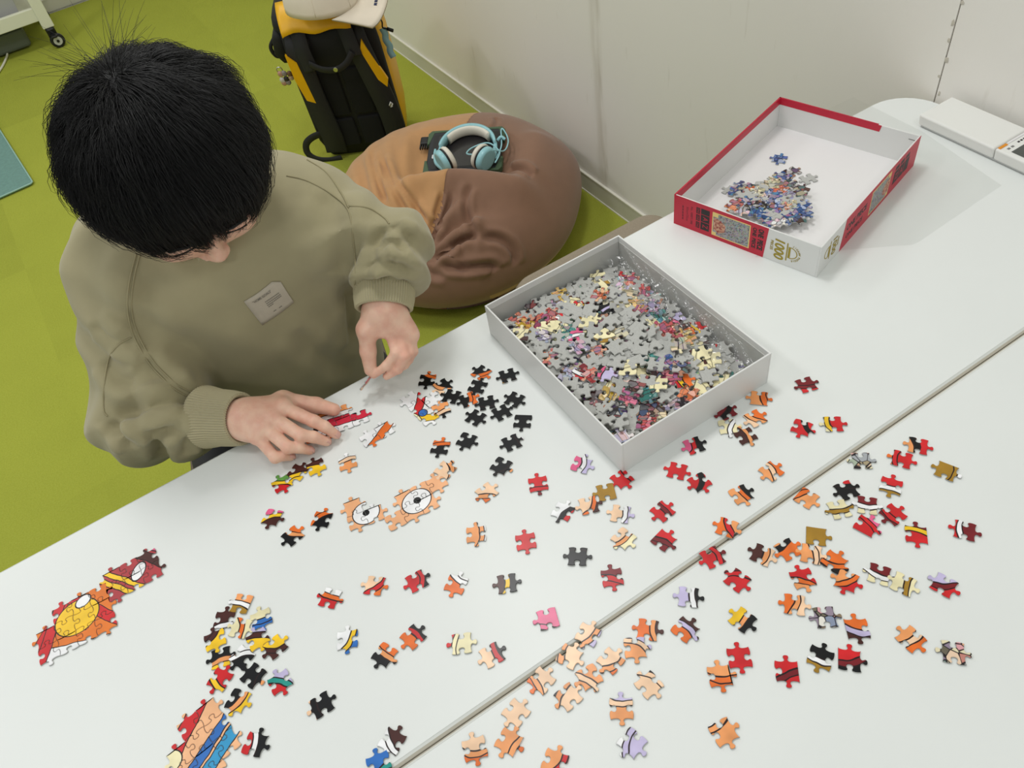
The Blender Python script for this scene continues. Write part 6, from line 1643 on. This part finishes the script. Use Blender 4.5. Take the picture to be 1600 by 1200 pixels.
# ------------------------------------------------------------------ pieces in the lid
rr_ = random.Random(3)
SID = ['TBTB', 'BTBT', 'TTBB', 'TBBT', 'TBTB', 'BTBT', 'TTTB', 'TBBB']
def tilt_obj(o, loc, rz, tx_, ty_):
    o.location = loc; o.rotation_euler = (tx_, ty_, rz)
lid_img = [(1218,247),(1238,267),(1263,280)]
LIDC = [('m','pink'),('b','blue'),('o','orange'),('l','lilac'),('r','red'),('c','cream'),('t','teal')]
lid_pts = [(1218,248,0,'x'),(1238,268,0,'x'),(1263,279,0,'s')]
heap = [(1142,298),(1150,301),(1160,293),(1170,300),(1176,306),(1163,313),(1174,318),(1182,310),(1190,300),(1196,290),(1204,297),(1212,288),(1222,285),(1230,292),(1236,300),(1228,304),(1216,306),(1206,312),(1198,318),(1188,322),(1208,322),(1222,318),(1236,312),(1246,314),(1250,306),(1244,324),(1232,328),(1220,332),(1210,334),(1198,332),(1186,330),(1176,330),(1166,326),(1154,324),(1146,330),(1160,336),(1180,340),(1196,344),(1212,344),(1226,340),(1240,336),(1252,330),(1254,342),(1246,350),(1230,352),(1214,356),(1200,352)]
lid_pts += [(x, y, 1, 's' if rr_.random() < 0.30 else 'x') for x, y in heap]
invR = RB.matrix_basis.inverted()
lidM = Matrix.LocRotScale(Vector((0.529, -0.0865, TZ)), Matrix.Rotation(0.2844, 3, 'Z').to_quaternion(), None)
gridz = {}
for (x, y, h, kind) in lid_pts:
    P = onz(x, y, TZ+0.004); loc = lidM.inverted() @ Vector(P)
    if abs(loc.x) > BL/2-0.018: loc.x = math.copysign(BL/2-0.018, loc.x)
    if abs(loc.y) > BW/2-0.018: loc.y = math.copysign(BW/2-0.018, loc.y)
    wl = lidM @ Vector((loc.x, loc.y, 0.0023))
    lay = 0
    for (q, lz) in gridz.items():
        if math.hypot(q[0]-wl.x, q[1]-wl.y) < 0.0165: lay = max(lay, lz+1)
    lay = min(lay, 5); gridz[(wl.x, wl.y)] = lay
    o = bpy.data.objects.new('puzzle_piece', piece_mesh(rr_.choice(SID), kind == 's')); COL.objects.link(o)
    tl = 0.0 if lay == 0 else 0.10
    tilt_obj(o, (wl.x, wl.y, TZ+0.0023+lay*0.0021), rr_.uniform(0, 6.28), rr_.uniform(-tl, tl), rr_.uniform(-tl, tl))
    if h == 0:
        lb = {0: 'lone patterned piece farthest up in the red lid', 1: 'patterned piece second from the top in the red lid', 2: 'grey face-down piece lying apart in the red lid'}[len(gridz)-1]
    else:
        lb = ('grey face-down' if kind == 's' else 'colourful face-up')+' puzzle piece in the red lid heap, '+('its upper left part' if x < 1195 and y < 318 else 'its upper right part' if y < 318 else 'its lower left part' if x < 1195 else 'its lower right part')
    tag(o, lb, 'puzzle piece', 'puzzle pieces in the red lid' if h else None)
    if kind != 's':
        cw_ = rr_.choice('bbblkncwtonk'); set_art(o, cw_, 0, 0, busy_=0.66)
        o['label'] = lb.replace('colourful', dict(m='pink', b='blue', o='orange', r='red', l='lilac', c='cream', t='teal', w='white', n='brown', k='black')[cw_]+' patterned')

# ------------------------------------------------------------------ pile in the white box
WBM = Matrix.LocRotScale(Vector((0.139, -0.182, TZ)), Matrix.Rotation(1.5652, 3, 'Z').to_quaternion(), None)
hx_, hy_ = WL/2-0.016, WW/2-0.016
def pile_h(x, y):
    u_ = x/hx_; v_ = y/hy_
    return 0.0235+0.009*math.exp(-((u_-0.1)**2+(v_-0.05)**2)*2.2)-0.007*max(0, abs(u_)-0.7)/0.3-0.012*max(0, -v_-0.45)/0.5+0.004*max(0, v_-0.4)
sv, sf, smi = [], [], []
def add_stuff(mtx, sides, back):
    V, F, mi = piece_geo(outline(sides, 1)); base = len(sv)
    for p in V: sv.append(tuple(mtx @ Vector(p)))
    for f, q in zip(F, mi): sf.append(tuple(i+base for i in f)); smi.append(1 if (q == 1 or back) else 0)
for k in range(430):
    x, y = rr_.uniform(-hx_, hx_), rr_.uniform(-hy_, hy_); h = pile_h(x, y)
    z = 0.0125+(h-0.0190)*(rr_.random()**0.55)
    e = Matrix.Translation((x, y, z)) @ Matrix.Rotation(rr_.uniform(0, 6.28), 4, 'Z') @ Matrix.Rotation(rr_.uniform(-.35, .35), 4, 'X') @ Matrix.Rotation(rr_.uniform(-.35, .35), 4, 'Y')
    if rr_.random() < 0.4: e = e @ Matrix.Rotation(math.pi, 4, 'X')
    add_stuff(e, rr_.choice(SID), rr_.random() < 0.35)
M_busy = bpy.data.materials.new('printed_pile'); M_busy.use_nodes = True
nt = M_busy.node_tree; B_ = nt.nodes['Principled BSDF']; B_.inputs['Roughness'].default_value = 0.35
tc = nt.nodes.new('ShaderNodeTexCoord'); vz = nt.nodes.new('ShaderNodeTexVoronoi'); vz.inputs['Scale'].default_value = 150; nt.links.new(tc.outputs['Object'], vz.inputs['Vector'])
hs = nt.nodes.new('ShaderNodeHueSaturation'); hs.inputs['Saturation'].default_value = 0.7; hs.inputs['Value'].default_value = 0.75; nt.links.new(vz.outputs['Color'], hs.inputs['Color']); nt.links.new(hs.outputs[0], B_.inputs['Base Color'])
me = mesh('puzzle_pile', sv, sf); me.materials.append(M_busy); me.materials.append(M_cardgrey)
for p, q in zip(me.polygons, smi): p.material_index = q
so_ = obj('puzzle_pile', me); so_.matrix_world = WBM
tag(so_, 'lower layers of jigsaw pieces filling the white box', 'puzzle pile', None, 'stuff')
# top layer: single pieces by dart throwing
tops = []
def zone(u_, v_):
    a = 'far' if u_ > 0.33 else ('near' if u_ < -0.33 else 'middle'); b_ = 'left' if v_ > 0.33 else ('right' if v_ < -0.33 else 'mid')
    return {('far', 'left'): ', by its corner nearest the bean bag', ('far', 'mid'): ', along its far short wall', ('far', 'right'): ', by its corner nearest the red lid', ('middle', 'left'): ', along its wall nearest the child',
            ('middle', 'mid'): ', at the centre of the heap', ('middle', 'right'): ', beside the clear plastic bag', ('near', 'left'): ', by its corner nearest the black pieces', ('near', 'mid'): ', along its near short wall', ('near', 'right'): ', by its corner nearest the table joint'}[(a, b_)]
tries = 0
while len(tops) < 190 and tries < 20000:
    tries += 1; x, y = rr_.uniform(-hx_, hx_), rr_.uniform(-hy_, hy_)
    mind = 0.0133
    if all((x-a)**2+(y-b_)**2 > mind**2 for a, b_, *_ in tops): tops.append((x, y))
for k, (x, y) in enumerate(tops):
    roll = rr_.random(); e = WBM @ Vector((x, y, pile_h(x, y)+rr_.uniform(-0.002, 0.005)))
    if roll < 0.46: kind = 's'
    elif roll < 0.60: kind = 'c'
    elif roll < 0.67: kind = 'm'
    else: kind = 'x'
    o = bpy.data.objects.new('puzzle_piece', piece_mesh(rr_.choice(SID), kind == 's')); COL.objects.link(o)
    steep = 0.55 if rr_.random() < 0.22 else 0.14
    ta_, tb_2 = rr_.uniform(-steep, steep), rr_.uniform(-steep, steep); tilt_obj(o, e, rr_.uniform(0, 6.28), ta_, tb_2)
    lb = {'s': 'grey face-down puzzle piece on top of the pile in the white box', 'c': 'cream face-up puzzle piece on top of the pile in the white box',
          'm': 'two-tone face-up puzzle piece on top of the pile in the white box', 'x': 'multicoloured face-up puzzle piece on top of the white box pile'}[kind]; lb = lb.replace(' on top of the pile in the white box', ' in the white box').replace(' on top of the white box pile', ' in the white box')+zone(x/hx_, y/hy_)
    if kind == 's': lb = ('tipped-up ' if max(abs(ta_), abs(tb_2)) > 0.24 else 'flat-lying ' if max(abs(ta_), abs(tb_2)) < 0.08 else '')+lb.replace('face-down ', '')
    tag(o, lb, 'puzzle piece', 'puzzle pieces on top of the pile in the white box')
    if kind == 'c': set_art(o, rr_.choice(['cgc', 'c', 'cc', 'ccn']), rr_.uniform(0, 6.28), rr_.uniform(0, .3), line_=0.6)
    elif kind == 'm': set_art(o, rr_.choice(['mwm', 'klk', 'bwl', 'rwk', 'oyr', 'lmk', 'ykw', 'dwr']), rr_.uniform(0, 6.28), rr_.uniform(-.2, .2))
    elif kind == 'x':
        cw_ = rr_.choice('mborlctwykn'); set_art(o, cw_, 0, 0, busy_=0.62)
        o['label'] = lb.replace('multicoloured', dict(m='pink', b='blue', o='orange', r='red', l='lilac', c='cream', t='teal', w='white', y='yellow', k='black', n='brown')[cw_]+' patterned')
# crumpled clear bag along the right wall and the near corner of the box
gx_, gy_ = 46, 14; V = []; F = []
for i in range(gx_+1):
    for j in range(gy_+1):
        u_ = i/gx_; v_ = j/gy_
        x = -hx_-0.008+(2*hx_+0.016)*u_; yb = -WW/2+0.005
        base = np.array([x, yb+0.040*v_**1.2, 0.041-0.012*v_+0.002])
        n_ = 0.0040*math.sin(u_*37+4*v_+2*math.sin(u_*11))+0.0030*math.sin(u_*83-9*v_)+0.0025*math.sin(v_*15+u_*21)
        V.append((base[0]+0.002*math.sin(v_*20+u_*50), base[1]+max(0, n_*0.5), base[2]+n_-0.006*math.sin(v_*3.1)))
for i in range(gx_):
    for j in range(gy_): F.append((i*(gy_+1)+j, (i+1)*(gy_+1)+j, (i+1)*(gy_+1)+j+1, i*(gy_+1)+j+1))
M_bag = bpy.data.materials.new('clear_crinkled_film'); M_bag.use_nodes = True
nt = M_bag.node_tree; nt.nodes.remove(nt.nodes['Principled BSDF'])
tr = nt.nodes.new('ShaderNodeBsdfTransparent'); tr.inputs[0].default_value = (0.96, 0.96, 0.96, 1)
gl = nt.nodes.new('ShaderNodeBsdfGlossy'); gl.inputs['Roughness'].default_value = 0.22
ms = nt.nodes.new('ShaderNodeMixShader'); ms.inputs[0].default_value = 0.07; nt.links.new(tr.outputs[0], ms.inputs[1]); nt.links.new(gl.outputs[0], ms.inputs[2]); nt.links.new(ms.outputs[0], nt.nodes['Material Output'].inputs['Surface'])
bgo = obj('plastic_bag', mesh('plastic_bag', V, F), M_bag, None, True); bgo.matrix_world = WBM
tag(bgo, 'crumpled clear plastic bag along the inner right wall of the white box', 'plastic bag')
